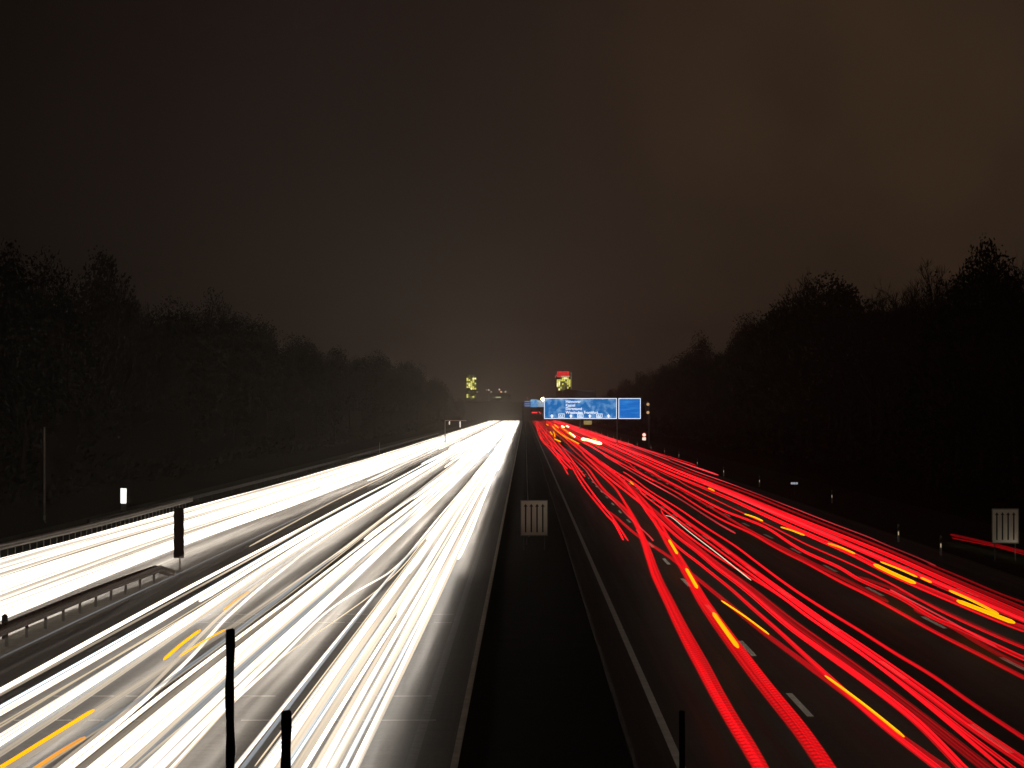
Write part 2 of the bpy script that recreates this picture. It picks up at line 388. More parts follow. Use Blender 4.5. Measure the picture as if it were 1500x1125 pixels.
    b1 = N(t, 'ShaderNodeMath', operation='MULTIPLY'); b1.inputs[1].default_value = bst; t.links.new(p1.outputs[0], b1.inputs[0])
    e1 = N(t, 'ShaderNodeEmission'); e1.inputs[0].default_value = (*back, 1); t.links.new(b1.outputs[0], e1.inputs[1])
    ads = N(t, 'ShaderNodeAddShader'); t.links.new(em.outputs[0], ads.inputs[0]); t.links.new(e1.outputs[0], ads.inputs[1]); em = ads
    tr = N(t, 'ShaderNodeBsdfTransparent'); mx = N(t, 'ShaderNodeMixShader')
    # a lamp smears soft towards the rim of its streak
    ue = N(t, 'ShaderNodeUVMap'); ue.uv_map = 'EDGE'; sx = N(t, 'ShaderNodeSeparateXYZ'); t.links.new(ue.outputs[0], sx.inputs[0])
    sq = N(t, 'ShaderNodeMath', operation='MULTIPLY'); t.links.new(sx.outputs[0], sq.inputs[0]); t.links.new(sx.outputs[0], sq.inputs[1])
    inv = N(t, 'ShaderNodeMath', operation='SUBTRACT'); inv.inputs[0].default_value = 1.04; t.links.new(sq.outputs[0], inv.inputs[1])
    pw = N(t, 'ShaderNodeMath', operation='POWER'); t.links.new(inv.outputs[0], pw.inputs[0]); pw.inputs[1].default_value = edge*.8
    ms = N(t, 'ShaderNodeMapRange'); t.links.new(n.outputs[0], ms.inputs[0]); ms.inputs[1].default_value=.36; ms.inputs[2].default_value=.56; ms.inputs[3].default_value=1-gap; ms.inputs[4].default_value=1
    pm_ = N(t, 'ShaderNodeMath', operation='MULTIPLY'); t.links.new(pw.outputs[0], pm_.inputs[0]); t.links.new(ms.outputs[0], pm_.inputs[1]); pw = pm_
    al = N(t, 'ShaderNodeMath', operation='MULTIPLY'); al.inputs[1].default_value = alpha; t.links.new(pw.outputs[0], al.inputs[0]); al.use_clamp = True
    t.links.new(al.outputs[0], mx.inputs[0]); t.links.new(tr.outputs[0], mx.inputs[1]); t.links.new(em.outputs[0], mx.inputs[2]); t.links.new(mx.outputs[0], o.inputs[0])
    return m
RB = dict(back=(1,.02,.02), bst=.25)
TM = dict(
    white = trail_mat('headlight_white', (1,.88,.74), 12, 1.1, .6, 56, edge=1.2, beam=3, spill=.06, axis=(0,-1,0), cut=.19, gap=.85, **RB),
    cool = trail_mat('headlight_cool', (.84,.93,1), 8, 1.1, .6, 56, edge=1.2, beam=3, spill=.06, axis=(0,-1,0), cut=.2, gap=.85, **RB),
    beige = trail_mat('headlight_dim', (1,.82,.62), 1.1, 1.0, .3, 10, edge=1.0, **RB),
    blue = trail_mat('headlight_bluish', (.74,.78,.82), .55, .9, .3, 10, edge=1.0, **RB),
    road_glow = trail_mat('road_glow_strip', (.62,.50,.40), .22, .35, .5, 6, edge=1.2, **RB),  # dim emission painting stray headlight light over the road
    wire = trail_mat('reflector_thin', (1,.80,.56), 1.2, 1.2, .2, 4, edge=.5, **RB),
    red = trail_mat('tail_red', (1,.008,.014), 2.9, .52, .5, 40, edge=1.0),
    deep = trail_mat('tail_deep', (.62,.006,.010), 1.5, .55, .5, 36, edge=1.0),
    pink = trail_mat('tail_pinkish', (1,.05,.06), 1.45, .9, .3, 8, edge=.9),
    led = trail_mat('tail_pulsed', (1,.008,.012), 1.5, .6, .35, 24, pwm=.45, edge=1.0, gap=.4),
    amber = trail_mat('indicator_amber', (1,.36,.002), 1.9, 1.4, .25, 6, edge=1.2, beam=20, bst=0),
    yellow = trail_mat('indicator_yellow', (1,.37,.003), 2.0, 1.4, .25, 6, edge=1.2, beam=20, bst=0),
    flash = trail_mat('brake_glare', (1,.62,.22), 7, 1.6, .3, 8, edge=.5, bst=0),
)
def catmull(P, n=8):
    out_ = []
    for i in range(len(P)-1):
        p0 = P[max(0,i-1)]; p1 = P[i]; p2 = P[i+1]; p3 = P[min(len(P)-1,i+2)]
        for k in range(n):
            t = k/n
            # monotone-safe: x as Hermite in y
            h = p2[1]-p1[1]
            m1 = (p2[0]-p0[0])/max(1e-6, (p2[1]-p0[1])); m2 = (p3[0]-p1[0])/max(1e-6,(p3[1]-p1[1]))
            x = (2*t**3-3*t**2+1)*p1[0]+(t**3-2*t**2+t)*h*m1+(-2*t**3+3*t**2)*p2[0]+(t**3-t**2)*h*m2
            out_.append((x, p1[1]+h*t))
    out_.append(P[-1]); return out_
TR = []
def trail(pts, mat, w, z=.85, hgt=None, fam='red', px=True, far=None, near=None, wob=0.0, fade=True):
    """pts: photo pixels (or metres when px=False) of the lamp's path, lying at height z above the road"""
    if px:
        P = []
        for a, b in pts:
            y = F*(H-z)/(b-CY); P.append(((a-CX)*y/F, y))
    else: P = [tuple(p) for p in pts]
    P.sort(key=lambda p: p[1])
    P2 = [P[0]]
    for p in P[1:]:
        if p[1]-P2[-1][1] > 1.0: P2.append(p)
    P = P2
    if near is not None and P[0][1] > near:
        s = (P[1][0]-P[0][0])/(P[1][1]-P[0][1]); P.insert(0, (P[0][0]-s*.7*(P[0][1]-near), near))
    if far is not None and P[-1][1] < far[1]: P.append(far)
    C = catmull(P)
    for _ in range(9 if px else 3):
        C = [C[0]]+[((C[i-1][0]+2*C[i][0]+C[i+1][0])/4, C[i][1]) for i in range(1, len(C)-1)]+[C[-1]]
    w *= dict(red=.72, deep=.78, pink=.75, white=.74, cool=.74, amber=.8, yellow=.75).get(mat, 1)
    hgt = hgt or w*.62
    m = MB(); n = 12; ph = random.uniform(0, 6); uvs = []; L = 0
    for i, (x, y) in enumerate(C):
        a = C[max(0,i-1)]; c = C[min(len(C)-1,i+1)]; t = Vector((c[0]-a[0], c[1]-a[1], 0)).normalized(); sx = Vector((t.y, -t.x, 0))
        if i: L += math.dist(C[i], C[i-1])
        k_ = .55 if (i in (0, len(C)-1)) else 1
        dx = wob*sin(y*.02+ph)
        for k in range(n):
            an = 2*pi*k/n; q = Vector((x+dx, y, z+.03*sin(y*.045+ph)*(wob > 0)))+sx*(cos(an)*w/2*k_)+Vector((0,0,sin(an)*hgt/2*k_)); m.v.append(tuple(q)); uvs.append((L, cos(an)*w/2))
    for i in range(len(C)-1):
        for k in range(n): m.f.append((i*n+k, i*n+(k+1)%n, (i+1)*n+(k+1)%n, (i+1)*n+k))
    m.f.append(tuple(range(n))[::-1]); m.f.append(tuple((len(C)-1)*n+k for k in range(n)))
    o = m.build('light_trail', TM[mat], None, True)
    ue = o.data.uv_layers.new(name='EDGE')
    ul = o.data.uv_layers.new(name='UVMap'); vi = [0]*len(o.data.loops); o.data.loops.foreach_get('vertex_index', vi)
    fl = []
    for v in vi: fl += uvs[v]
    ul = o.data.uv_layers['UVMap']; ul.data.foreach_set('uv', fl)
    fe = []
    for v in vi: fe += (cos(2*pi*(v % n)/n), 0)
    o.data.uv_layers['EDGE'].data.foreach_set('uv', fe)
    TR.append((o, fam, mat, P)); return o
FR = lambda x: (x, 1800.0)
# --- tail lights, right carriageway (paths read off lane by lane)
trail([(786,626),(793,645),(805,657),(822,677),(831,687)], 'red', .28, far=FR(7.2))
trail([(788,626),(795,645),(809,657),(827,677),(837,687)], 'red', .28, far=FR(7.5))
trail([(807,655),(833,677),(841,690),(855,713),(865,726),(879,743),(892,758),(900,766),(913,791)], 'red', .17, far=FR(7.2))
trail([(812,654),(838,677),(846,690),(860,711),(871,726),(885,743),(899,760),(920,792)], 'red', .15, far=FR(7.8))
trail([(865,724),(879,741),(900,755),(913,767),(932,783),(957,800),(980,815),(991,824),(1017,844),(1059,878),(1123,930),(1193,982),(1240,1018),(1329,1086),(1377,1121)], 'deep', .24, near=38, far=FR(8))
trail([(812,649),(836,669),(855,685),(865,699),(879,717),(895,730),(908,743),(921,757),(937,772),(951,785),(957,792)], 'pink', .13, far=FR(9))
trail([(816,648),(842,669),(862,687),(872,701),(886,719),(902,733),(918,748),(928,762),(936,778),(944,801),(951,823),(958,843),(977,883),(998,928),(1025,978),(1057,1036),(1091,1091),(1111,1124)], 'led', .25, near=38, far=FR(9.5))
trail([(831,651),(852,670),(871,687),(889,703),(903,717),(913,733),(922,747),(931,762),(941,783),(952,808),(964,842),(984,882),(1004,921),(1033,972),(1063,1030),(1097,1086),(1119,1124)], 'led', .21, near=38, far=FR(10.5), z=.8)
trail([(843,654),(863,673),(887,690),(905,705),(927,722),(944,741),(957,761),(968,779),(980,801),(993,822),(1007,846),(1022,875),(1043,907),(1081,960),(1123,1015),(1167,1069),(1206,1124)], 'led', .25, near=38, far=FR(11))
trail([(850,656),(872,675),(895,692),(914,707),(934,723),(951,742),(964,762),(975,780),(987,801),(1000,822),(1014,845),(1030,874),(1051,904),(1089,955),(1131,1010),(1175,1063),(1218,1124)], 'led', .20, near=38, far=FR(11.5), z=.82)
trail([(850,662),(880,690),(900,707),(940,738),(967,763),(993,787),(1020,807),(1047,830),(1073,849),(1100,870),(1153,916),(1207,955),(1260,993),(1340,1054),(1407,1121)], 'red', .28, near=38, far=FR(12))
trail([(853,657),(880,680),(905,697),(933,728),(957,765),(980,789),(1001,808),(1020,822),(1040,838),(1070,862),(1100,889),(1140,924),(1180,961),(1228,1004),(1287,1058),(1367,1121)], 'red', .22, near=38, far=FR(12.4))
trail([(905,703),(940,732),(975,762),(1010,793),(1053,828),(1100,862),(1153,905),(1207,944),(1260,982),(1340,1042),(1440,1121)], 'deep', .34, near=38, far=FR(12.7))
trail([(960,745),(1000,779),(1050,815),(1100,846),(1153,880),(1180,902),(1233,936),(1287,976),(1367,1040),(1460,1118)], 'red', .14, near=38, far=FR(13))
trail([(870,672),(900,690),(927,707),(940,717),(975,741),(1007,765),(1047,793),(1100,833),(1148,868),(1207,911),(1255,943),(1300,974),(1367,1022),(1420,1062),(1500,1116)], 'red', .34, near=38, far=FR(13.4))
trail([(930,716),(985,756),(1047,802),(1100,841),(1148,876),(1207,920),(1255,953),(1300,985),(1367,1035),(1420,1077),(1480,1122)], 'red', .15, near=38, far=FR(13))
trail([(975,755),(983,757),(1001,772),(1016,784),(1050,810),(1100,850)], 'wire', .05)
trail([(913,691),(927,700),(953,720),(993,744),(1033,772),(1073,797),(1100,817),(1153,857),(1207,892),(1260,924),(1313,958),(1367,990),(1420,1028),(1500,1081)], 'red', .17, near=38)
trail([(880,665),(910,682),(953,707),(993,729),(1047,764),(1077,781)], 'pink', .17, far=FR(15))
trail([(920,680),(947,698),(993,722),(1020,740),(1060,763),(1100,781),(1127,797),(1153,811),(1180,824),(1207,839),(1233,853),(1260,866),(1300,887),(1353,917),(1393,938),(1433,958),(1500,993)], 'red', .2, near=38, far=FR(15.4))
trail([(940,687),(993,715),(1060,755),(1100,778),(1153,806),(1207,833),(1260,860),(1300,881)], 'deep', .22, far=FR(15.6))
trail([(950,690),(1000,716),(1060,748),(1100,763),(1127,775),(1153,793),(1180,809),(1207,821),(1233,833),(1260,850),(1317,874),(1367,905),(1407,921),(1447,940),(1500,965)], 'red', .26, near=38, far=FR(16.5))
trail([(1304,864),(1316,870),(1348,887),(1380,904),(1420,926),(1459,947)], 'pink', .1)
trail([(990,704),(1060,738),(1100,757),(1140,776),(1180,797),(1233,820),(1300,852),(1360,886),(1420,915),(1500,950)], 'red', .13, near=38, far=FR(17))
trail([(1260,845),(1333,872),(1400,904),(1500,948)], 'deep', .18, near=38, z=.9)
trail([(1340,893),(1393,917),(1447,950),(1500,977)], 'deep', .22, near=38)
trail([(890,650),(950,680),(1010,706),(1070,731),(1100,745),(1150,768),(1200,790),(1250,812),(1300,838),(1350,860),(1400,881),(1450,902),(1500,922)], 'red', .44, near=38, far=FR(17.8))
trail([(900,652),(960,680),(1030,708),(1100,737),(1150,760),(1200,781),(1250,802),(1300,824),(1350,846),(1400,868),(1500,909)], 'red', .30, near=38, far=FR(18.3))
trail([(910,652),(980,684),(1050,711),(1100,731),(1150,752),(1200,772),(1300,812),(1400,857),(1500,900)], 'red', .36, near=38, far=FR(18.8))
trail([(915,652),(980,680),(1050,706),(1100,724),(1150,745),(1200,765),(1300,805),(1400,850),(1500,891)], 'deep', .22, near=38, far=FR(19.2))
trail([(1030,708),(1080,729),(1130,750),(1180,768),(1235,790)], 'pink', .16, z=.95)
trail([(920,651),(970,671),(1020,691),(1060,705),(1100,720),(1169,747),(1220,767),(1273,787),(1300,799),(1340,815),(1371,829)], 'pink', .11, far=FR(19.6))
trail([(1360,826),(1407,845),(1460,868),(1500,883)], 'deep', .13, near=38)
for dx, dz, mt, w_ in ((-5,-3,'red',.16),(6,3,'red',.14),(14,6,'pink',.12),(22,9,'red',.2),(-14,-7,'deep',.2),(30,12,'red',.16),(-22,-12,'red',.12)):
    trail([(900+dx*.2,651+dz*.2),(1000+dx*.5,695+dz*.5-2),(1100+dx,737+dz-2),(1200+dx,781+dz-2),(1300+dx,824+dz-2),(1400+dx,868+dz-2),(1500+dx,911+dz-2),(1560+dx,937+dz)], mt, w_, far=FR(18.2+dx*.04))
rr = random.Random(5)
for i in range(52):      # traffic still far away when the shutter closed, or coming in from the slip
    lane = rr.choice((5.2, 8.9, 12.7, 12.7, 16.5, 16.5, 19.0, 20.0)); x = lane+rr.choice((-.65,.65))+rr.uniform(-.3,.3)
    y0 = rr.uniform(240, 620) if i < 34 else rr.uniform(480, 900); x2 = min(20.5, max(4.4, x+rr.uniform(-1.6,1.6))); zz = rr.uniform(.7, 1.05)
    trail([(x,y0),(x+(x2-x)*.1,y0+60),(x+(x2-x)*.6,y0+280),(x2,1400),(x2,1800)], rr.choice(('red','red','pink','deep')), rr.uniform(.14,.3), z=zz, px=False, fam='far_red')
def amb(a, b, w, mat='amber', z=.9): return trail([a, b] if isinstance(a, tuple) else a, mat, w, z=z, fam='amber')
for pts, w, mt, z in (([(980,791),(986,801),(992,811)], .17, 'amber', 1.0), ([(1005,833),(1013,847),(1021,861)], .17, 'amber', 1.0), ([(1045,898),(1062,922),(1081,948)], .19, 'amber', 1.0),
    ([(1057,880),(1090,902),(1126,929)], .09, 'yellow', .92), ([(1209,990),(1266,1032),(1324,1079)], .10, 'yellow', .92),
    ([(923,705),(928,710)], .22, 'yellow', .95), ([(1038,715),(1046,719)], .24, 'amber', .95), ([(1091,753),(1104,757),(1117,763)], .16, 'yellow', 1.0),
    ([(1144,772),(1160,777),(1178,784)], .16, 'yellow', 1.0), ([(1213,796),(1232,802),(1252,811)], .16, 'yellow', 1.0),
    ([(1281,827),(1310,841),(1340,854)], .26, 'amber', 1.0), ([(1290,823),(1316,833),(1343,845)], .12, 'amber', 1.05), ([(1349,846),(1364,853)], .14, 'amber', 1.05),
    ([(1391,865),(1425,880),(1462,899)], .16, 'yellow', 1.05), ([(1403,880),(1444,896),(1485,912)], .24, 'amber', 1.0)):
    trail(pts, mt, w, z=z, fam='amber')
# brake and indicator glare where the far traffic queues
for pts, w, mt in (([(853,643),(862,645),(880,650)], .95, 'flash'), ([(868,642),(874,644)], .5, 'amber'), ([(834,634),(842,640)], .6, 'flash'), ([(822,626),(830,632),(840,640)], .55, 'amber'), ([(809,624),(816,632),(828,640)], .5, 'amber'),
    ([(812,622),(818,627)], .8, 'yellow'), ([(828,640),(838,645),(848,650)], .5, 'amber'), ([(812,643),(821,647)], .5, 'amber'), ([(823,624),(826,626)], .8, 'flash'), ([(830,624),(833,625.5)], .8, 'flash'), ([(800,621),(803,623)], .8, 'yellow'), ([(806,632),(809,637)], .5, 'yellow'), ([(811,632),(813,640)], .4, 'amber')):
    trail(pts, mt, w, z=.9, fam='queue')
# slip road trail beyond the right-hand board
trail([(1393,783),(1420,789),(1455,797),(1500,808),(1540,817)], 'deep', .22, z=.42, fam='slip'); trail([(1395,788),(1425,794),(1460,801),(1500,812),(1540,822)], 'deep', .12, z=.42, fam='slip')
# --- headlights, left carriageway (s = sideways slope from the vanishing point)
ZH = .65
def wl(pts, mat, w, near=38, farx=None, z=ZH, wob=.03, fam='white'):
    """pts of (slope, photo row)"""
    P = []
    for s, py in pts:
        y = F*(H-z)/(py-CY); P.append((s*(H-z), y))
    P.sort(key=lambda p: p[1])
    return trail(P, mat, w, z=z, px=False, near=near, far=(farx if farx is not None else P[-1][0], 1850.0), wob=wob, fam=fam)
# lane beside the median
wl([(-.443,819),(-.445,775),(-.46,740),(-.48,692),(-.50,645)], 'white', .26, near=None)
wl([(-.478,1125),(-.474,950),(-.476,825),(-.49,720),(-.50,650)], 'white', .25)
wl([(-.468,1125),(-.464,950),(-.466,835)], 'beige', .10)
wl([(-.507,1125),(-.497,950),(-.492,830),(-.50,700)], 'cool', .14)
wl([(-.530,1125),(-.522,975),(-.515,825),(-.52,720)], 'beige', .14)
wl([(-.548,1125),(-.546,975),(-.54,825),(-.55,720)], 'white', .24)
wl([(-.572,1125),(-.575,975),(-.565,825),(-.57,720)], 'white', .22)
wl([(-.592,1125),(-.600,975),(-.60,860),(-.59,700)], 'beige', .12)
wl([(-.612,1125),(-.612,975),(-.605,825),(-.60,700)], 'white', .15)
wl([(-.634,1125),(-.640,975),(-.635,825),(-.62,700)], 'beige', .22)
wl([(-.648,1125),(-.655,975),(-.650,860)], 'wire', .04)
wl([(-.664,1125),(-.668,975),(-.660,825),(-.65,700)], 'cool', .18)
wl([(-.690,1125),(-.700,975),(-.69,825),(-.68,700)], 'beige', .24)
wl([(-.712,1125),(-.722,975),(-.71,825),(-.70,700)], 'white', .22)
wl([(-.738,1125),(-.745,975),(-.735,825),(-.72,700)], 'white', .20)
wl([(-.762,1120),(-.762,1025)], 'wire', .04, near=None)
wl([(-.806,1125),(-.815,975),(-.818,850),(-.79,740),(-.76,680)], 'white', .13)
wl([(-.792,1125),(-.802,975),(-.800,850),(-.77,740)], 'blue', .10)
wl([(-.62,900),(-.63,825),(-.64,740),(-.62,670)], 'white', .3, near=None)
wl([(-.55,830),(-.56,760),(-.57,690)], 'white', .3, near=None)
wl([(-.70,840),(-.70,760),(-.68,690)], 'white', .3, near=None)
wl([(-.76,790),(-.75,730),(-.73,680)], 'white', .3, near=None)
# lane change from the first to the second lane
wl([(-.985,1125),(-1.0,1031),(-.987,973),(-.983,900),(-.929,867),(-.838,840),(-.79,800),(-.75,740)], 'white', .13, wob=0)
wl([(-.981,1125),(-.998,1031),(-.992,971),(-.90,905),(-.826,863),(-.78,820)], 'wire', .045)
# second lane
wl([(-1.025,1125),(-1.03,1000),(-1.02,860),(-.98,760),(-.94,690)], 'white', .26)
wl([(-1.055,1125),(-1.062,1000),(-1.05,860),(-1.02,760),(-.98,690)], 'white', .28)
wl([(-1.085,1125),(-1.092,1000),(-1.08,880)], 'blue', .18)
wl([(-1.100,1125),(-1.075,1020),(-1.04,950),(-1.02,880)], 'wire', .06)
wl([(-1.120,1125),(-1.112,1000),(-1.09,860),(-1.05,760)], 'beige', .16)
wl([(-1.152,1125),(-1.145,1000),(-1.12,860),(-1.08,760),(-1.03,690)], 'white', .24)
wl([(-1.185,1125),(-1.18,1000),(-1.15,860),(-1.10,760)], 'white', .26)
wl([(-1.215,1125),(-1.212,1000),(-1.18,860),(-1.13,760),(-1.07,690)], 'white', .24)
wl([(-1.243,1125),(-1.240,1000),(-1.21,860)], 'beige', .16)
wl([(-1.268,1125),(-1.275,1000),(-1.25,880),(-1.18,760),(-1.12,690)], 'white', .18)
wl([(-1.30,757),(-1.26,720),(-1.2,680)], 'white', .3, near=None)
wl([(-1.24,790),(-1.20,740),(-1.15,690)], 'white', .3, near=None)
wl([(-1.30,1125),(-1.31,1040),(-1.36,960),(-1.44,905),(-1.498,850),(-1.55,790),(-1.56,720)], 'white', .17)
wl([(-1.318,1125),(-1.33,1040),(-1.40,960),(-1.47,905),(-1.52,850)], 'beige', .12)
wl([(-1.345,1125),(-1.30,1000),(-1.29,900),(-1.28,820)], 'wire', .05)
wl([(-1.38,1125),(-1.35,1060),(-1.33,1010),(-1.31,940)], 'blue', .14)
wl([(-1.435,1125),(-1.42,1060),(-1.40,1000),(-1.35,930),(-1.33,860),(-1.31,800)], 'beige', .2)
# third lane
wl([(-1.532,1101),(-1.535,1000),(-1.56,900),(-1.60,800),(-1.62,700)], 'beige', .16)
wl([(-1.575,1090),(-1.585,1000),(-1.60,900),(-1.63,800),(-1.65,700)], 'white', .28)
wl([(-1.605,1083),(-1.61,1000),(-1.63,900),(-1.66,800),(-1.68,700)], 'white', .24)
wl([(-1.645,1080),(-1.65,1000),(-1.66,900),(-1.69,800)], 'wire', .05)
wl([(-1.675,1060),(-1.66,980),(-1.63,900),(-1.60,840)], 'wire', .05)
wl([(-1.738,1045),(-1.735,950),(-1.74,860),(-1.76,760),(-1.74,690)], 'white', .24)
wl([(-1.765,1035),(-1.765,950),(-1.77,860),(-1.78,760),(-1.76,690)], 'cool', .22)
wl([(-1.835,1020),(-1.84,950),(-1.85,860),(-1.86,760)], 'beige', .10)
wl([(-1.862,1012),(-1.868,950),(-1.88,860),(-1.89,760),(-1.85,690)], 'white', .24)
wl([(-1.70,880),(-1.71,820),(-1.72,740),(-1.7,680)], 'white', .26, near=None)
wl([(-2.11,965),(-2.11,900),(-2.10,840)], 'blue', .06, z=.5)
wl([(-2.02,800),(-2.05,760),(-2.1,720)], 'wire', .10, near=None)
wl([(-2.02,1125),(-2.02,900),(-2.04,800)], 'road_glow', 2.2, z=.5)  # wide faint strips added as a painted glow over the asphalt
wl([(-2.22,1000),(-2.20,900),(-2.2,840)], 'road_glow', 1.2, z=.5)
wl([(-1.97,1125),(-1.95,900),(-1.97,840)], 'road_glow', .5, z=.55)
# slip lanes at the far left
for i, s in enumerate([-2.54,-2.61,-2.68,-2.76,-2.83,-2.90,-2.98,-3.05,-3.12,-3.20,-3.28,-3.36,-3.44]):
    e_ = rr.uniform(-.02,.02); f2 = s*.93
    mt = 'white' if i not in (3, 8, 11) else 'beige'
    wl([(s+e_,905 if s > -3 else 850),(s+e_*.5,790),(s*.97,740),(f2,690),(f2*.98,650)], mt, .54 if mt == 'white' else .4, near=60, z=.68, wob=.08, fam='slip_white')
wl([(-3.53,842),(-3.48,798),(-3.36,757),(-3.2,725),(-3.0,690)], 'white', .22, near=170, z=.68, fam='slip_white')
# far-off headlights packed together
for i in range(66):
    lane = rr.choice((-4.2,-8,-8,-11.8,-11.8,-15.2,-18.5,-20)); x = lane+rr.choice((-.65,.65))+rr.uniform(-.5,.5); y0 = rr.uniform(230,520)
    if i >= 40: x = rr.uniform(-19.5,-3.6); y0 = rr.uniform(330,620)
    x2 = max(-19.5, min(-3.4, x+rr.uniform(-1.2,1.2)))
    trail([(x,y0),(x+(x2-x)*.2,y0+100),(x2,1000),(x2,1850)], rr.choice(('white','white','white','cool')), rr.uniform(.3,.5), z=rr.uniform(.6,.8), px=False, fam='far_white', wob=.03)
# amber indicator strokes among the headlights
for pts, w in (([(365,866),(345,880),(328,894)], .13), ([(293,923),(265,944),(240,966)], .14), ([(330,922),(300,938),(264,961)], .09),
               ([(137,1040),(80,1075),(30,1106),(-20,1137)], .14), ([(124,1080),(90,1100),(52,1125),(30,1140)], .14)):
    trail(pts, 'yellow', w, z=.80, fam='amber_left')
ORD = ['first','second','third','fourth','fifth','sixth','seventh','eighth','ninth','tenth','eleventh','twelfth','thirteenth','fourteenth','fifteenth','sixteenth','seventeenth','eighteenth','nineteenth','twentieth']
def ordn(i):
    if i < 20: return ORD[i]
    t_, u = divmod(i+1, 10); tens = {2:'twenty',3:'thirty',4:'forty',5:'fifty',6:'sixty'}[t_]
    return (tens[:-1]+'ieth') if u == 0 else tens+'-'+ORD[u-1]
cname = dict(road_glow='added grey road-glow', white='bright white', cool='cool white', beige='pale cream', blue='dim bluish', wire='hair-thin cream', red='bright red', deep='dim red', pink='pinkish red', led='dotted wide red', amber='amber', yellow='yellow', flash='glaring orange')
def wx(P, y):
    if y <= P[0][1]: return P[0][0]
    for a, b in zip(P, P[1:]):
        if a[1] <= y <= b[1]: return a[0]+(b[0]-a[0])*(y-a[1])/(b[1]-a[1])
    return P[-1][0]
fams = {}
for t_ in TR: fams.setdefault(t_[1], []).append(t_)
FL = dict(red=('red tail light trails of the right carriageway','tail light streak, %s from the median among near right-hand trails'),
    far_red=('far red tail light trails','far tail light streak, %s from the median among far red ones'),
    amber=('amber indicator strokes on the right','indicator stroke among the red trails, %s counting from the nearest'),
    queue=('glare spots in the far queue','spot in the far queue below the blue sign, %s from left'),
    slip=('red trails on the slip road','tail light streak passing under the right-hand arrow board, the %s one'),
    white=('white headlight trails of the left carriageway','headlight streak, %s from the median among near left-hand trails'),
    slip_white=('headlight trails on the slip lanes','headlight streak on the far-left slip lanes, %s from the motorway lanes'),
    far_white=('far headlight trails','headlight streak in the far glare, %s from the median'),
    amber_left=('amber indicator strokes on the left','indicator stroke among the white trails, %s counting from the nearest'))
for f_, L_ in fams.items():
    if f_ in ('amber','amber_left'): L_.sort(key=lambda t_: t_[3][0][1])
    elif f_ == 'slip': L_.sort(key=lambda t_: -t_[3][0][0])
    elif f_ == 'queue': L_.sort(key=lambda t_: t_[3][0][0]/t_[3][0][1])
    else: L_.sort(key=lambda t_: abs(wx(t_[3], 80 if f_ in ('red','white','slip_white') else 500)))
    g, tpl = FL[f_]
    for i, t_ in enumerate(L_):
        w_ = ('upper','lower')[i] if f_ == 'slip' else ordn(i)
        tag(t_[0], cname[t_[2]]+' '+tpl % w_, 'light trail', g)

# ------------------------------------------------------------------ guardrails
def guardrail(path, label, name='guardrail', spacing=4.0, side=1, ztop=.78, end_down=False, two=False, maxposts=70, rmat=None):
    C = catmull(sorted(path, key=lambda p: p[1]), 6)
    e_ = thing(name, (C[0][0], C[0][1], 0), label, 'guardrail'); ox, oy = C[0]
    def beam(dx, zt):
        m = MB(); prof_ = [(0,0),(.045,-.03),(.045,-.10),(0,-.15),(.045,-.20),(.045,-.27),(0,-.31),(-.015,-.31),(.02,-.24),(-.015,-.15),(.02,-.07),(-.015,0)]
        n = len(prof_)
        for i, (x, y) in enumerate(C):
            d = 0
            if end_down and i > len(C)-5: d = (i-(len(C)-5))/4*.42
            for a, b in prof_: m.v.append((x-ox+dx+a*side, y-oy, zt+b-d))
        for i in range(len(C)-1):
            for k in range(n): m.f.append((i*n+k, i*n+(k+1)%n, (i+1)*n+(k+1)%n, (i+1)*n+k))
        m.f.append(tuple(range(n))); m.f.append(tuple((len(C)-1)*n+k for k in range(n)))
        m.build('rail', rmat or M['steel'], e_)
    beam(.06*side, ztop)
    if two: beam(-.16*side, ztop)
    y = C[0][1]+.5; cnt = 0
    pm = None
    while y < C[-1][1]-1.5 and cnt < maxposts:
        x = wx(C, y)
        if pm is None:
            m = MB(); pw_ = .022 if spacing < 3 else .05; m.box(-pw_,pw_,-.03,.03,-.1,ztop-.02)
            pm = m.build('post', M['steel'] if spacing < 3 else M['dsteel'], e_); q = pm
        else:
            q = pm.copy(); COL.objects.link(q); q.parent = e_
        q.location = (x-ox-.06*side, y-oy, 0); y += spacing; cnt += 1
    return e_
guardrail([(-27.0,110),(-26.8,140),(-26.3,150),(-25.2,192),(-24.4,203),(-23.9,225)] and [(-27.4,110),(-26.6,150),(-26.0,180),(-25.85,230)], 'pale steel guardrail with many thin posts at the left edge of the slip lane', spacing=2.0, side=1, two=True)
guardrail([(-28.0,190),(-27.4,206),(-26.6,286),(-26.2,431),(-26.2,600),(-26.2,900)], 'long thin guardrail running far back beside the left wood', spacing=8, side=1, maxposts=80, ztop=.62, rmat=M['dsteel'])
guardrail([(-16.45,60),(-16.5,92),(-16.45,108),(-16.3,120),(-16.1,128),(-15.9,134)], 'dark guardrail on the grass island between slip lane and motorway', spacing=3.8, side=1, two=True, end_down=True, rmat=principled('rusty_rail', (.52,.46,.37), .55, .1, nscale=3, namp=.3))
guardrail([(.15,166),(.15,500),(.15,1500)], 'single steel guardrail along the middle of the dark median', spacing=22, side=1, maxposts=60)

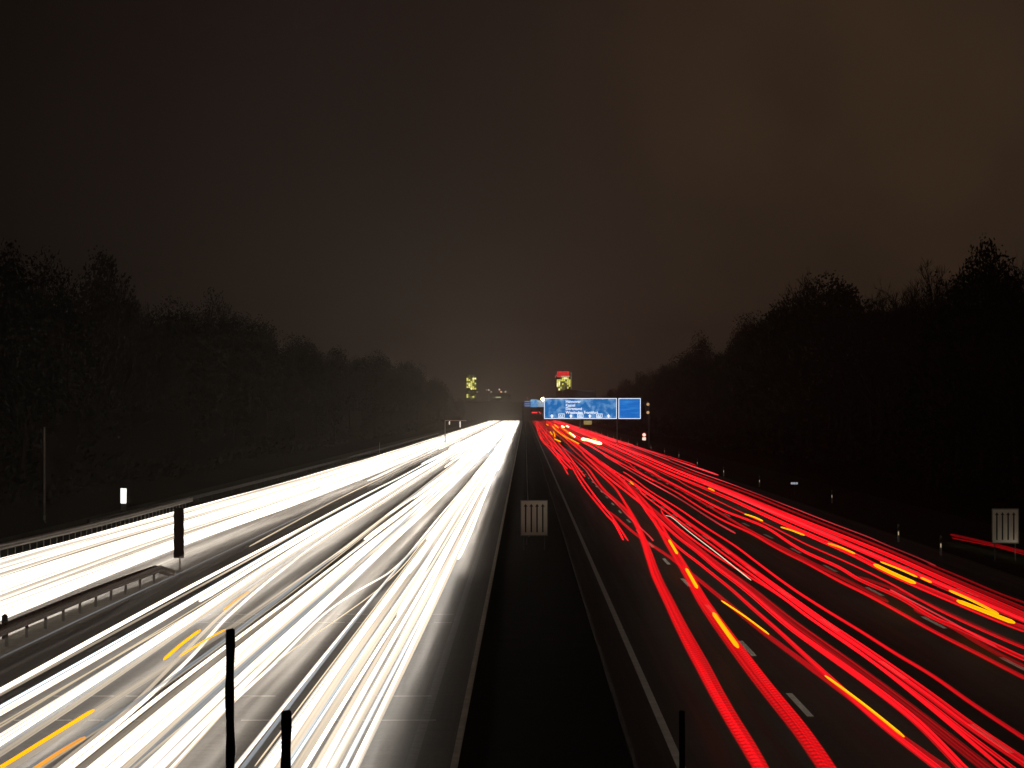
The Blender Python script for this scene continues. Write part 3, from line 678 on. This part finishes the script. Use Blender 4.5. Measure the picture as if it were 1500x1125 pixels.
# ------------------------------------------------------------------ arrow boards
def arrow_board(x, y, w, h, z0, label):
    e_ = thing('arrow_board', (x, y, 0), label, 'road sign', 'four-arrow lane boards')
    m = MB(); m.box(-w/2, w/2, -.02, .02, z0, z0+h); bevel(m.build('panel', M['white'], e_), .015)
    m = MB(); t_ = .045
    for a in ((-w/2-.006, w/2+.006, z0-.006, z0+t_), (-w/2-.006, w/2+.006, z0+h-t_, z0+h+.006)): m.box(a[0], a[1], -.032, -.0225, a[2], a[3])
    for a in (-w/2-.006, w/2-t_+.006): m.box(a, a+t_, -.032, -.0225, z0+t_, z0+h-t_)
    m.build('frame', M['grey'], e_)
    for i in range(4):
        cx = (-.315+.21*i)*w; s = .028*w; a0 = z0+h*.10; a1 = z0+h*.90
        m = MB(); m.prism([(cx-s,a0),(cx+s,a0),(cx+s,a1-.1*w),(cx+2.7*s,a1-.12*w),(cx,a1),(cx-2.7*s,a1-.12*w),(cx-s,a1-.1*w)], -.030, -.0225)
        m.build('arrow', M['blk'], e_)
    for sx in (-.38, .38):
        m = MB(); m.tube([(sx*w,.05,-.1),(sx*w,.05,z0+h*.95)], .03, 8); m.build('post', M['dsteel'], e_)
    return e_
arrow_board(xat(782.5,160), 160, 1.47, 1.93, zat(785,160), 'reddish white board with four up arrows standing in the median')
arrow_board(xat(1472.5,150), 150, 1.36, 1.76, zat(796,150), 'cream white board with four up arrows at the right verge')

# ------------------------------------------------------------------ gantries and signs
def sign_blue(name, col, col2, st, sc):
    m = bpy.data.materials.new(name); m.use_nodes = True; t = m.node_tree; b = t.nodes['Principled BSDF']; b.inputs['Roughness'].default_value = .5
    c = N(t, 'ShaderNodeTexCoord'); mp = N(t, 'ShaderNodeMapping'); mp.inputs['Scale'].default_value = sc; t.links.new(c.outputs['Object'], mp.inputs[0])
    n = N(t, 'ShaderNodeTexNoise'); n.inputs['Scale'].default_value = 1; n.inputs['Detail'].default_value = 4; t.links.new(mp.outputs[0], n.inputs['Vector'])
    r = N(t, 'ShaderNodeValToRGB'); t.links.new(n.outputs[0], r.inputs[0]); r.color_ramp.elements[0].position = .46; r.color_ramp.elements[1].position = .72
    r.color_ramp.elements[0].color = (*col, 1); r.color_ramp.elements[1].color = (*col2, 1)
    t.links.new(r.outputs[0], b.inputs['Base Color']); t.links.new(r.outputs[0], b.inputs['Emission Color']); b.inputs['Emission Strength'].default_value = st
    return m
SB = sign_blue('gantry_glow_blue', (.002,.12,.40), (.20,.40,.66), 1.0, (.75,1,.9)); SB2 = sign_blue('gantry_glow_blue_plain', (.001,.11,.44), (.03,.22,.60), 1.15, (.25,1,2.2))  # emission stands in for headlights shining on the gantry sign faces
SW = emit('gantry_glow_white', (.85,.90,1), 1.2, (.7,.7,.7)); SY = emit('gantry_glow_yellow', (.32,.22,.07), .55, (.4,.3,.1))
def text(s, size, x, y, z, mat, parent, name='lettering'):
    c = bpy.data.curves.new(name, 'FONT'); c.body = s; c.size = size; c.extrude = .01; c.offset = size*.012
    o = bpy.data.objects.new(name, c); me = bpy.data.meshes.new_from_object(o); bpy.data.objects.remove(o)
    for v in me.vertices: v.co = Vector((v.co.x, -v.co.z, v.co.y))
    me.materials.clear(); me.materials.append(mat); o = bpy.data.objects.new(name, me); COL.objects.link(o); o.parent = parent; o.location = (x, y, z); return o
GY = 594.0; gx = lambda px: xat(px, GY); gz = lambda py: zat(py, GY)
def border(e_, x0, x1, z0, z1, t_, y, mat):
    m = MB(); m.box(x0,x1,y-.012,y,z0,z0+t_); m.box(x0,x1,y-.012,y,z1-t_,z1); m.box(x0,x0+t_,y-.012,y,z0+t_,z1-t_); m.box(x1-t_,x1,y-.012,y,z0+t_,z1-t_); m.build('border', mat, e_)
g = thing('sign_gantry', (gx(904.2), GY+.8, 0), 'grey steel gantry carrying the big blue direction signs', 'gantry')
m = MB(); m.tube([(0,0,-.1),(0,0,gz(584))], .12, 10); m.build('mast', M['dsteel'], g)
m = MB(); m.tube([(gx(951)-gx(904.2),0,-.1),(gx(951)-gx(904.2),0,gz(590))], .14, 10); m.build('mast', M['dsteel'], g)
m = MB()
for z in (gz(589), gz(606)): m.tube([(gx(799)-gx(904.2),0,z),(gx(951)-gx(904.2),0,z)], .09, 6)
nx = 18
for i in range(nx):
    a = gx(799)+(gx(951)-gx(799))*i/nx-gx(904.2); b = gx(799)+(gx(951)-gx(799))*(i+1)/nx-gx(904.2)
    m.tube([(a,0,gz(589) if i%2 else gz(606)),(b,0,gz(606) if i%2 else gz(589))], .045, 5)
m.build('truss', M['dsteel'], g)
for py in (592.2, 604.2):
    m = MB(); x = gx(949.3)-gx(904.2); z = gz(py); m.tube([(x,-.45,z),(x,-.2,z)], .30, 12); m.build('warning_lamp', emit('amber_lamp', (1,.62,.28), .55), g)
s = thing('direction_sign', (gx(797), GY, 0), 'wide pale-flecked blue direction sign with four white arrows over the right lanes', 'road sign')
w_ = gx(903.5)-gx(797); z0 = gz(613.5); z1 = gz(583.3)
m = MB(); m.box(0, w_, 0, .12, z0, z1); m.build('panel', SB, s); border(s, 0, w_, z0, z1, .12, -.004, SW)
m = MB(); m.box(.1, w_-.1, .125, .6, z1-.25, z1-.15); m.box(.1, w_-.1, .125, .6, z0+.15, z0+.25); m.build('bracket', M['dsteel'], s)
for px in (808.5, 836.3, 864, 891.4):
    cx = gx(px)-gx(797); zb = gz(612); m = MB(); u = .137
    m.prism([(cx-.9*u,zb),(cx+.9*u,zb),(cx+.9*u,zb+2.3*u),(cx+2.6*u,zb+2.3*u),(cx,zb+5.2*u),(cx-2.6*u,zb+2.3*u),(cx-.9*u,zb+2.3*u)], -.02, -.004); m.build('arrow', SW, s)
for px, tx in ((822.5,'A3'), (850,'A5'), (878,'A3')):
    cx = gx(px)-gx(797); zb = gz(611.8); m = MB(); hw = .60; t_ = .10; hh = .80
    m.box(cx-hw,cx+hw,-.016,-.004,zb,zb+t_); m.box(cx-hw,cx+hw,-.016,-.004,zb+hh-t_,zb+hh); m.box(cx-hw,cx-hw+t_,-.016,-.004,zb+t_,zb+hh-t_); m.box(cx+hw-t_,cx+hw,-.016,-.004,zb+t_,zb+hh-t_); m.build('route_shield', SW, s)
    text(tx, .62, cx-.42, -.008, zb+.18, SW, s)
for py, tx in ((590.0,'Hannover'), (595.4,'Kassel'), (600.6,'Dortmund'), (606.0,'Wiesbaden Frankfurt')):
    text(tx, .76, gx(828.5)-gx(797), -.008, gz(py), SW, s)
s = thing('direction_sign', (gx(906), GY, 0), 'plain blue sign panel right of the wide arrow sign on the gantry', 'road sign')
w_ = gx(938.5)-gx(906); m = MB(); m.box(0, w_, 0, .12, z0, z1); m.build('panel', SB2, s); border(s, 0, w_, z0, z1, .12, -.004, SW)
m = MB(); m.box(.1, w_-.1, .125, .6, z1-.25, z1-.15); m.box(.1, w_-.1, .125, .6, z0+.15, z0+.25); m.build('bracket', M['dsteel'], s)
s = thing('small_sign', (gx(855), GY+.3, 0), 'small dim yellow panel hanging under the wide blue sign', 'road sign')
m = MB(); m.box(0, gx(867)-gx(855), -.03, .03, gz(622), gz(616.3)); m.build('panel', SY, s)
m = MB(); 
for k in range(5): m.box(.12+k*.3, .3+k*.3, -.045, -.031, gz(618.6), gz(617.6))
m.build('lettering', emit('sign_text', (.6,.5,.25), .6), s)
m = MB(); m.tube([(.3,0,gz(617)),(.3,0,gz(613))], .03, 6); m.tube([(1.3,0,gz(617)),(1.3,0,gz(613))], .03, 6); m.build('hanger', M['dsteel'], s)
# second gantry further on
G2 = 1000.0; q = lambda px: xat(px, G2); qz = lambda py: zat(py, G2)
g = thing('sign_gantry', (q(768), G2+1, 0), 'distant gantry half hidden behind the big blue sign', 'gantry')
m = MB(); m.tube([(q(766)-q(768),0,-.1),(q(766)-q(768),0,qz(590))], .2, 8); m.tube([(q(850)-q(768),0,-.1),(q(850)-q(768),0,qz(590))], .2, 8); m.build('mast', M['dsteel'], g)
m = MB(); m.box(q(766)-q(768), q(850)-q(768), -.2, .2, qz(592.5), qz(590)); m.build('beam', M['dsteel'], g)
PALE = sign_blue('gantry_glow_pale', (.03,.22,.50), (.30,.50,.75), .95, (.8,1,.8)); PW = sign_blue('gantry_glow_washed', (.25,.36,.50), (.75,.78,.8), .8, (.8,1,.8)); DK = emit('gantry_glow_navy', (.004,.02,.16), .8)  # distant faces emit too, in place of light falling on them
for a, b, t0, t1, mt, lb in ((768,777,596,587.5,DK,'dark blue sign with pale stripes, leftmost on the distant gantry'), (777.2,787.2,596.4,585,PALE,'light blue sign panel in the middle of the distant gantry'), (787.4,797.5,596,586,PW,'washed-out pale sign on the distant gantry beside the orange lamp')):
    s = thing('distant_sign', (q(a), G2, 0), lb, 'road sign'); w_ = q(b)-q(a)
    m = MB(); m.box(0, w_, 0, .3, qz(t0), qz(t1)); m.build('panel', mt, s)
    m = MB(); m.box(.05, w_-.05, -.02, -.004, qz(t1)-.25, qz(t1)-.05)
    for zz in (591.5, 594.5): m.box(.15, w_-.15, -.02, -.004, qz(zz)-.12, qz(zz)+.12)
    m.build('lettering', emit('pale_letters', (.35,.5,.62), .75), s)
s = thing('lane_signal', (q(779), 1010, 0), 'red lit message display under the distant gantry', 'signal')
m = MB(); m.box(-.3, 3.6, 0, .4, qz(608), qz(600)); m.build('housing', M['blk'], s)
m = MB(); m.box(.0, 1.9, -.03, -.005, qz(605.2), qz(603.6)); m.prism([(2.3,qz(603)),(2.6,qz(603)),(3.2,qz(606)),(2.8,qz(606))], -.03, -.005); m.build('display', emit('red_display', (1,.03,.04), 1.4), s)
m = MB(); m.tube([(1.6,.2,qz(600)),(1.6,.2,qz(592))], .08, 6); m.build('hanger', M['dsteel'], s)
# street lamps
def lamp(px, py, y, label, col, st, r, group=None):
    e_ = thing('street_lamp', (xat(px,y)+.9, y, 0), label, 'street lamp', group); zt = zat(py, y)
    m = MB(); m.tube([(0,0,-.2),(0,0,zt*.7),(0,0,zt+.1),(-.4,0,zt+.32),(-.9,0,zt+.3)], [.10,.08,.06,.05,.05], 8); m.build('pole', M['dsteel'], e_)
    m = MB(); m.tube([(-.9-r*1.2,0,zt+.28),(-.9-r*.8,0,zt+.36),(-.9+r*.8,0,zt+.36),(-.9+r*1.2,0,zt+.28)], [r*.3,r*.5,r*.5,r*.3], 8); m.build('lamp_head', M['dsteel'], e_)
    m = MB(); pts = [(-.9, 0, zt-r+2*r*i/6) for i in range(7)]; m.tube(pts, [r*sin(pi*(i+.3)/6.6) for i in range(7)], 10); m.build('bulb', emit('lamp_glow', col, st), e_, True)
lamp(795, 584.4, 900, 'bright orange street lamp at the corner of the wide blue sign', (1,.62,.26), 45, .55)
for px, py, c, st, r, lb in ((699,574.2,(1,.75,.6),.35,.7,'faint lamp just right of the left tower'), (712.5,571.2,(1,.8,.62),.35,.6,'left one of two close faint lamps above the lit hall'), (716,571.2,(1,.85,.6),.6,.8,'right one of two close faint lamps above the lit hall'), (719.5,574,(1,.85,.7),.45,.7,'faint lamp just below the pair left of the hall'),
        (731.5,570.5,(1,.65,.5),.6,1.0,'highest pinkish lamp between the two towers'), (734,574,(1,.42,.18),1.2,.9,'small orange lamp between the two towers'), (740.5,574,(1,.8,.6),.55,.8,'rightmost faint lamp right of the orange one'), (772.5,583,(1,.3,.25),.5,.7,'tiny reddish light above the dark blue far sign')):
    lamp(px, py, 2450, lb, c, st, r, 'far street lamps of the town')
# lane signals on a mast over the left carriageway
L2 = 600.0
g = thing('signal_mast', (xat(652,L2), L2, 0), 'pale cantilever mast with two hanging signals in the left glare', 'signal mast')
m = MB(); m.tube([(0,0,-.1),(0,0,zat(616,L2))], .10, 8); m.build('pole', M['steel'], g)
m = MB(); m.box(0, xat(683,L2)-xat(652,L2), -.08, .08, zat(616.6,L2), zat(615.4,L2)); m.build('arm', M['white'], g)
for px, lo in ((658.3, 622), (674, 626)):
    m = MB(); x = xat(px,L2)-xat(652,L2); m.box(x-.12, x+.12, -.1, .1, zat(lo,L2), zat(617.2,L2)); bevel(m.build('signal', emit('signal_lit', (1,.85,.7), .9, (.8,.8,.8)), g), .04)
# speed sign right
x = xat(943.5, 600); s = thing('speed_sign', (x, 600, 0), 'round red-rimmed sign with small plate below at the right verge', 'road sign')
m = MB(); m.tube([(0,.06,-.1),(0,.06,zat(633,600))], .04, 8); m.build('post', M['dsteel'], s)
zc = zat(637, 600)
m = MB(); m.tube([(0,-.02,zc),(0,.02,zc)], .42, 24); m.build('rim', emit('sign_glow_red', (1,.16,.10), .8, (.5,.02,.02)), s)  # rim, disc and plate emit in place of reflected headlights
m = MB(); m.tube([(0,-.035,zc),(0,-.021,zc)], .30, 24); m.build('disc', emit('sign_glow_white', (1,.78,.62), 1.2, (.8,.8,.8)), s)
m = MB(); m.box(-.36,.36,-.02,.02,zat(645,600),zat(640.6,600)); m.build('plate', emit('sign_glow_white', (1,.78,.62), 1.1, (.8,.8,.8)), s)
# tiny pale distance plate
x = xat(1163.5, 270); s = thing('distance_plate', (x, 270, 0), 'tiny blue-white plate on a stub post in the right verge', 'road sign')
m = MB(); m.box(-.32,.32,-.01,.01,zat(709.5,270),zat(706.5,270)); m.build('plate', emit('plate_glow', (.8,.85,1), .35, (.8,.8,.8)), s)  # plate's slight emission imitates light it would reflect
m = MB(); m.box(.12,.15,-.014,-.0105,zat(709.4,270),zat(706.6,270)); m.box(-.1,-.08,-.014,-.0105,zat(709.4,270),zat(708.3,270)); m.build('lettering', M['blk'], s)
m = MB(); m.tube([(0,.03,-.1),(0,.03,zat(707,270))], .03, 6); m.build('post', M['dsteel'], s)

# ------------------------------------------------------------------ delineator posts
REF_GLOW = emit('reflector', (1,.80,.50), .45, (.8,.7,.5))  # emission stands in for headlight light thrown back by the reflectors
def delineator(px, basey, label, first=[None]):
    y = F*H/(basey-CY); x = xat(px, y)
    if first[0] is None:
        e_ = thing('delineator_post', (x, y, 0), label, 'marker post', 'marker posts along the right verge')
        m = MB()
        for k, (z, w) in enumerate(((-.1,.06),(.95,.055),(1.05,.03))): pass
        m.prism([(-.06,-.1),(.06,-.1),(.055,.98),(-.02,1.05),(-.055,1.0)], -.05, .05); a = bevel(m.build('post', M['grey'], e_), .01)
        m = MB(); m.prism([(-.057,.62),(.057,.72),(.056,.92),(-.056,.82)], -.056, -.0505); b = m.build('band', M['blk'], e_)
        m = MB(); m.box(-.024,.024,-.062,-.0565,.40,.60); c = m.build('reflector', REF_GLOW, e_)
        first[0] = (e_, (a, b, c)); return
    r = first[0][0].copy(); COL.objects.link(r); r.location = (x, y, 0); r['label'] = label
    for c in first[0][1]:
        d = c.copy(); COL.objects.link(d); d.parent = r
dl = [(1378,813),(1316,794),(1218.5,736),(1112.5,712),(1060,697),(1021.5,683.5),(994.5,671),(973.5,665),(953.5,659),(933.5,654),(920.5,650),(909.5,646),(899,643),(890,640),(881,637),(873,634.5),(866,632),(860,630)]
for i, (px, by) in enumerate(dl): delineator(px, by, 'slim marker post with reflector on the right verge, %s counting from the nearest' % ordn(i))
# bright marker board and grey base behind the left rail
y = 214.0; x = xat(181, y); s = thing('marker_board', (x, y, 0), 'small glowing white marker board behind the left guardrail', 'road sign')
m = MB(); m.prism([(-.22,zat(737.5,y)),(.20,zat(737.5,y)),(.22,zat(715.5,y)),(-.22,zat(715,y))], -.03, .03); bevel(m.build('panel', emit('board_glow', (1,.97,.92), 1.3, (.85,.85,.82)), s), .02)  # panel emits to imitate headlights returned by its reflective face
m = MB(); m.box(-.18,.18,-.035,.035,zat(748,y),zat(738,y)); m.build('lower_plate', M['grey'], s)
m = MB(); m.tube([(0,.06,-.1),(0,.06,zat(720,y))], .03, 8); m.build('post', M['dsteel'], s)
# slender pole at the far left
y = 196.0; s = thing('steel_pole', (xat(65,y), y, 0), 'slender tall steel pole in the dark at the left edge', 'pole')
m = MB(); m.tube([(0,0,zat(761,y)),(0,0,zat(640,y)),(0,0,zat(625.5,y))], [.062,.055,.05], 10); m.build('shaft', M['steel'], s)
m = MB(); m.tube([(0,0,zat(762,y)),(0,0,zat(755,y))], .075, 10); m.build('collar', M['white'], s)
m = MB(); m.tube([(0,0,zat(762,y)),(.12,0,zat(768,y)),(.14,0,-.1)], .045, 8); m.box(.08,.42,-.1,.1,zat(769.5,y),zat(768,y)); m.build('base', M['steel'], s)
y = 516.0; s = thing('steel_pole', (xat(556,y), y, 0), 'short thin pole beside the far left guardrail', 'pole')
m = MB(); m.tube([(0,0,-.1),(0,0,zat(648,y))], .05, 8); m.build('shaft', M['steel'], s); m = MB(); m.box(-.1,.1,-.06,.06,zat(648,y),zat(646,y)); m.build('cap', M['dsteel'], s)
# dark marker panel at the tip of the island
y = 138.0; s = thing('gore_marker', (xat(262,y), y, 0), 'tall narrow dark panel on a thin post against the white slip-lane lights', 'road sign')
m = MB(); hw = .235; pts = []
zt, zb = zat(744,y), zat(817.5,y)
for i in range(13): z = zb+(zt-zb)*i/12; pts.append((hw*(1+.06*sin(i*2.1)), z))
m.prism(pts+[(-a, b) for a, b in reversed(pts)], -.03, .03); m.build('panel', principled('panel_back', (.05,.042,.038), .8, nscale=3, namp=.3), s)
m = MB(); m.tube([(0.05,0,-.1),(.05,0,zb+.1)], .035, 8); m.build('post', M['dsteel'], s)
m = MB(); m.box(-.1,.2,-.12,.12,0.03,.12); m.build('foot', M['dsteel'], s)
y = 98.0; s = thing('short_post', (xat(7,y), y, 0), 'short stubby post at the left frame edge beside the island rail', 'marker post')
m = MB(); m.prism([(-.09,-.05),(.09,-.05),(.09,zat(902,y)),(0,zat(899,y)),(-.09,zat(902,y))], -.06, .06); m.build('post', M['black'], s)
# noise barrier in front of the left wood
s = thing('noise_barrier', (-37.5, 230, 0), 'long dark noise barrier below the left wood', 'barrier')
m = MB(); m.box(-.08,.08,0,1300,-.2,7.35); m.build('panel', M['wallm'], s)
pm = None
for i in range(26):
    if pm is None: mm = MB(); mm.box(-.16,.16,-.14,.14,-.2,7.5); pm = mm.build('post', principled('barrier_post', (.012,.010,.010), .9, spec=0), s); d = pm
    else: d = pm.copy(); COL.objects.link(d); d.parent = s
    d.location = (.12, i*50, 0)
# ------------------------------------------------------------------ footbridge under the camera with its bar tips
s = thing('footbridge', (0, 0, 0), 'concrete footbridge deck the picture is taken from', 'bridge')
m = MB(); m.box(-30, 32, -1.8, 6.35, 5.35, 5.95); bevel(m.build('deck', M['conc'], s), .04)
for xx in (-29, 30.5):
    m = MB(); m.box(xx-.6, xx+.6, 1.2, 3.4, -.2, 5.33); m.build('pier', M['conc'], s)
def bar(px, topy, wpx, label, wavy):
    y = 6.0; x = xat(px, y); r = wpx/2*y/F; s = thing('railing_bar', (x, y, 5.95), label, 'railing bar', 'railing bars of the footbridge')
    zt = zat(topy, y)-5.95; n = 40; rnd = random.Random(px); pts = []; rad = []
    for i in range(n+1):
        z = zt*i/n; pts.append((sin(i*.9+px)*r*.10*wavy, 0, z)); rad.append(r*(1+.10*wavy*sin(i*1.7+px)))
    pts += [(0,0,zt+r*.3)]; rad += [r*.7]
    m = MB(); m.tube(pts, rad, 14); m.build('shaft', M['black'], s, True)
    m = MB(); m.box(-.05,.05,-.05,.05,0,.02); m.build('base_plate', M['dsteel'], s)
bar(337, 923, 13, 'dark upright bar rising highest in front of the white trails', 1.0)
bar(419, 1043, 15, 'shorter dark upright bar at the bottom edge among white trails', .8)
bar(999, 1042, 9, 'barely visible dark upright bar on the right roadway at the bottom edge', .3)

# ------------------------------------------------------------------ town in the distance
TY = 2800.0; tx = lambda px: xat(px, TY); tz = lambda py: zat(py, TY)
YEL = [emit('window_lit', (.95,.88,.16), 1.15), emit('window_bright', (1,.96,.40), 1.9), emit('window_dim', (.30,.28,.08), .5), principled('window_dark', (.03,.03,.03), .3)]
def tower(px0, px1, top, name, label, pat, rows, rx, depth=14, inset=0.0):
    x0, x1 = tx(px0), tx(px1); z1 = tz(top)
    e_ = thing(name, ((x0+x1)/2, TY, 0), label, 'building'); w = x1-x0
    m = MB(); m.box(-w/2, w/2, 0, depth, -.2, z1); m.build('wall', M['facade'], e_)
    for j, (pr, py) in enumerate(rows):
        for i, ch in enumerate(pr):
            if ch == '.': continue
            k = {'y':0,'b':1,'d':2,'o':3}[ch]; n = len(pr); a = -w/2+inset+(w-2*inset)*(i+.08)/n; b = -w/2+inset+(w-2*inset)*(i+.92)/n
            m = MB(); m.box(a, b, -.15, -.004, tz(py)-.42*rx, tz(py)+.42*rx); m.build('window', YEL[k], e_)
    return e_, w, z1
e_, w, z1 = tower(683.2, 697.8, 549.5, 'left_tower' and 'office_tower', 'narrow tower with scattered yellow windows left of the road vanishing point', None,
    [('.d.d.',550.3),('.d.d.',552.5),('y.dbb',554.6),('yydy.',557),('ddyy.',559.4),('yyydy',561.8),('dbydd',564.3),('yyyy.',567),('..byy',569.3),('.d.d.',574),('yd..d',578.5),('yddyd',581.4),('..dd.',583.4)], 1.9, 10)
for px in (688.2, 693.2):
    m = MB(); m.tube([(tx(px)-(tx(683.2)+tx(697.8))/2, 3, z1),(tx(px)-(tx(683.2)+tx(697.8))/2, 3, z1+2.4)], .25, 6); m.build('antenna', M['dsteel'], e_)
e_, w, z1 = tower(814.2, 837.0, 550.5, 'office_tower', 'tower with a glowing red crown and yellow window bands above the blue sign', None,
    [('..dybby.',554.2),('yyyyydyy',557.2),('ybd.dyyy',559.8),('bbdyddyy',562.5),('bydddddy',565.2),('ddydd.y.',567.8),('.bddd...',570.4)], 2.2, 16, .8)
m = MB(); nf = 9
for i in range(nf):
    a = -w/2+1.4+(w-3.2)*i/nf; m.box(a, a+(w-3.2)/nf*.78, -.3, 2, z1, tz(543.8))
m.build('crown', emit('crown_red', (1,.03,.035), 1.1), e_)
m = MB(); m.box(-w/2+1.2, w/2-1.6, -.2, 3, z1-1.0, z1-.05); m.build('crown_base', emit('crown_band', (1,.10,.08), .8), e_)
m = MB(); m.box(-w/2+5, w/2-1.8, -.35, -.21, z1-.9, z1-.2); m.build('light_strip', emit('strip_white', (1,.75,.45), 1.0), e_)
m = MB(); m.prism([(-w/2-1.2,z1-1.8),(-w/2+.6,z1+1.3),(-w/2+1.2,z1+.9),(-w/2-.2,z1-1.9)], -.2, 2); m.build('crown_fin', emit('fin_pink', (.9,.18,.15), .7), e_)
m = MB(); m.box(w/2-.55, w/2+.1, -.3, -.01, tz(570), tz(545)); m.build('edge_light', emit('edge_tan', (.55,.42,.25), .55), e_)
e_ = thing('office_block', (tx(824), TY-200, 0), 'low dim grey-blue building with a window grid behind the blue sign', 'building')
u = lambda px: xat(px, TY-200)-tx(824); v = lambda py: zat(py, TY-200)
m = MB(); m.box(u(824), u(873), 0, 20, -.2, v(571.5)); m.build('wall', principled('blue_facade', (.10,.10,.16), .7, nscale=.3, namp=.3), e_)
m = MB(); m.box(u(846), u(873), -.3, -.01, v(574.5), v(572.3)); m.build('fascia', emit('dim_fascia', (.12,.12,.11), .3), e_)
gm = emit('dim_window', (.16,.17,.21), .32)
for r_ in range(3):
    for c_ in range(9):
        if random.random() < .8:
            m = MB(); a = 848+c_*2.7; m.box(u(a), u(a+1.6), -.25, -.01, v(577.6+r_*2.6), v(576.2+r_*2.6)); m.build('window', gm, e_)
e_ = thing('long_hall', (xat(728,2400), 2440, 0), 'low dark hall with one lit window strip between the towers', 'building')
u = lambda px: xat(px, 2440)-xat(728,2400); v = lambda py: zat(py, 2440)
m = MB(); m.box(u(716), u(748), 0, 18, -.2, v(577)); m.prism([(u(716),v(577)),(u(732),v(575)),(u(748),v(577))], 0, 18); m.build('wall', M['facade'], e_)
m = MB(); m.box(u(726), u(733.5), -.2, -.01, v(583), v(581)); m.build('window', emit('strip_lit', (.62,.62,.34), .75), e_)
m = MB(); m.box(u(721), u(725.5), -.2, -.01, v(582.6), v(581.6)); m.build('window', emit('strip_dim', (.28,.27,.12), .5), e_)
# radio mast over the right wood
e_ = thing('radio_mast', (xat(1079,2500), 2500, 0), 'distant radio mast with a faint red light at the step of the right skyline', 'mast')
m = MB(); m.tube([(0,0,-.1),(0,0,60),(0,0,zat(472,2500))], [.5,.35,.2], 6); m.build('pole', M['dsteel'], e_)
m = MB(); m.box(-1.4,1.6,-.4,-.25,zat(489.2,2500),zat(487.8,2500)); m.build('warning_lamp', emit('mast_red', (.8,.05,.05), .5), e_)
m = MB(); m.box(-1.6,1.6,-.4,-.25,zat(474.6,2500),zat(473.6,2500)); m.build('lamp', emit('mast_pale', (.4,.3,.17), .5), e_)

# ------------------------------------------------------------------ night haze
HAZE = 0.00019
if HAZE > 0:
    m = MB(); m.box(-700, 700, -120, 3300, -1.05, 92)
    hz = bpy.data.materials.new('haze_air'); hz.use_nodes = True; t = hz.node_tree; t.nodes.clear()
    o = N(t, 'ShaderNodeOutputMaterial'); pv = N(t, 'ShaderNodeVolumePrincipled'); pv.inputs['Color'].default_value = (.96,.86,.74,1)
    pv.inputs['Density'].default_value = HAZE; pv.inputs['Anisotropy'].default_value = 0.78; t.links.new(pv.outputs[0], o.inputs['Volume'])
    hb = m.build('haze', hz); tag(hb, 'thin night haze hanging over the motorway', 'haze', None, 'stuff')
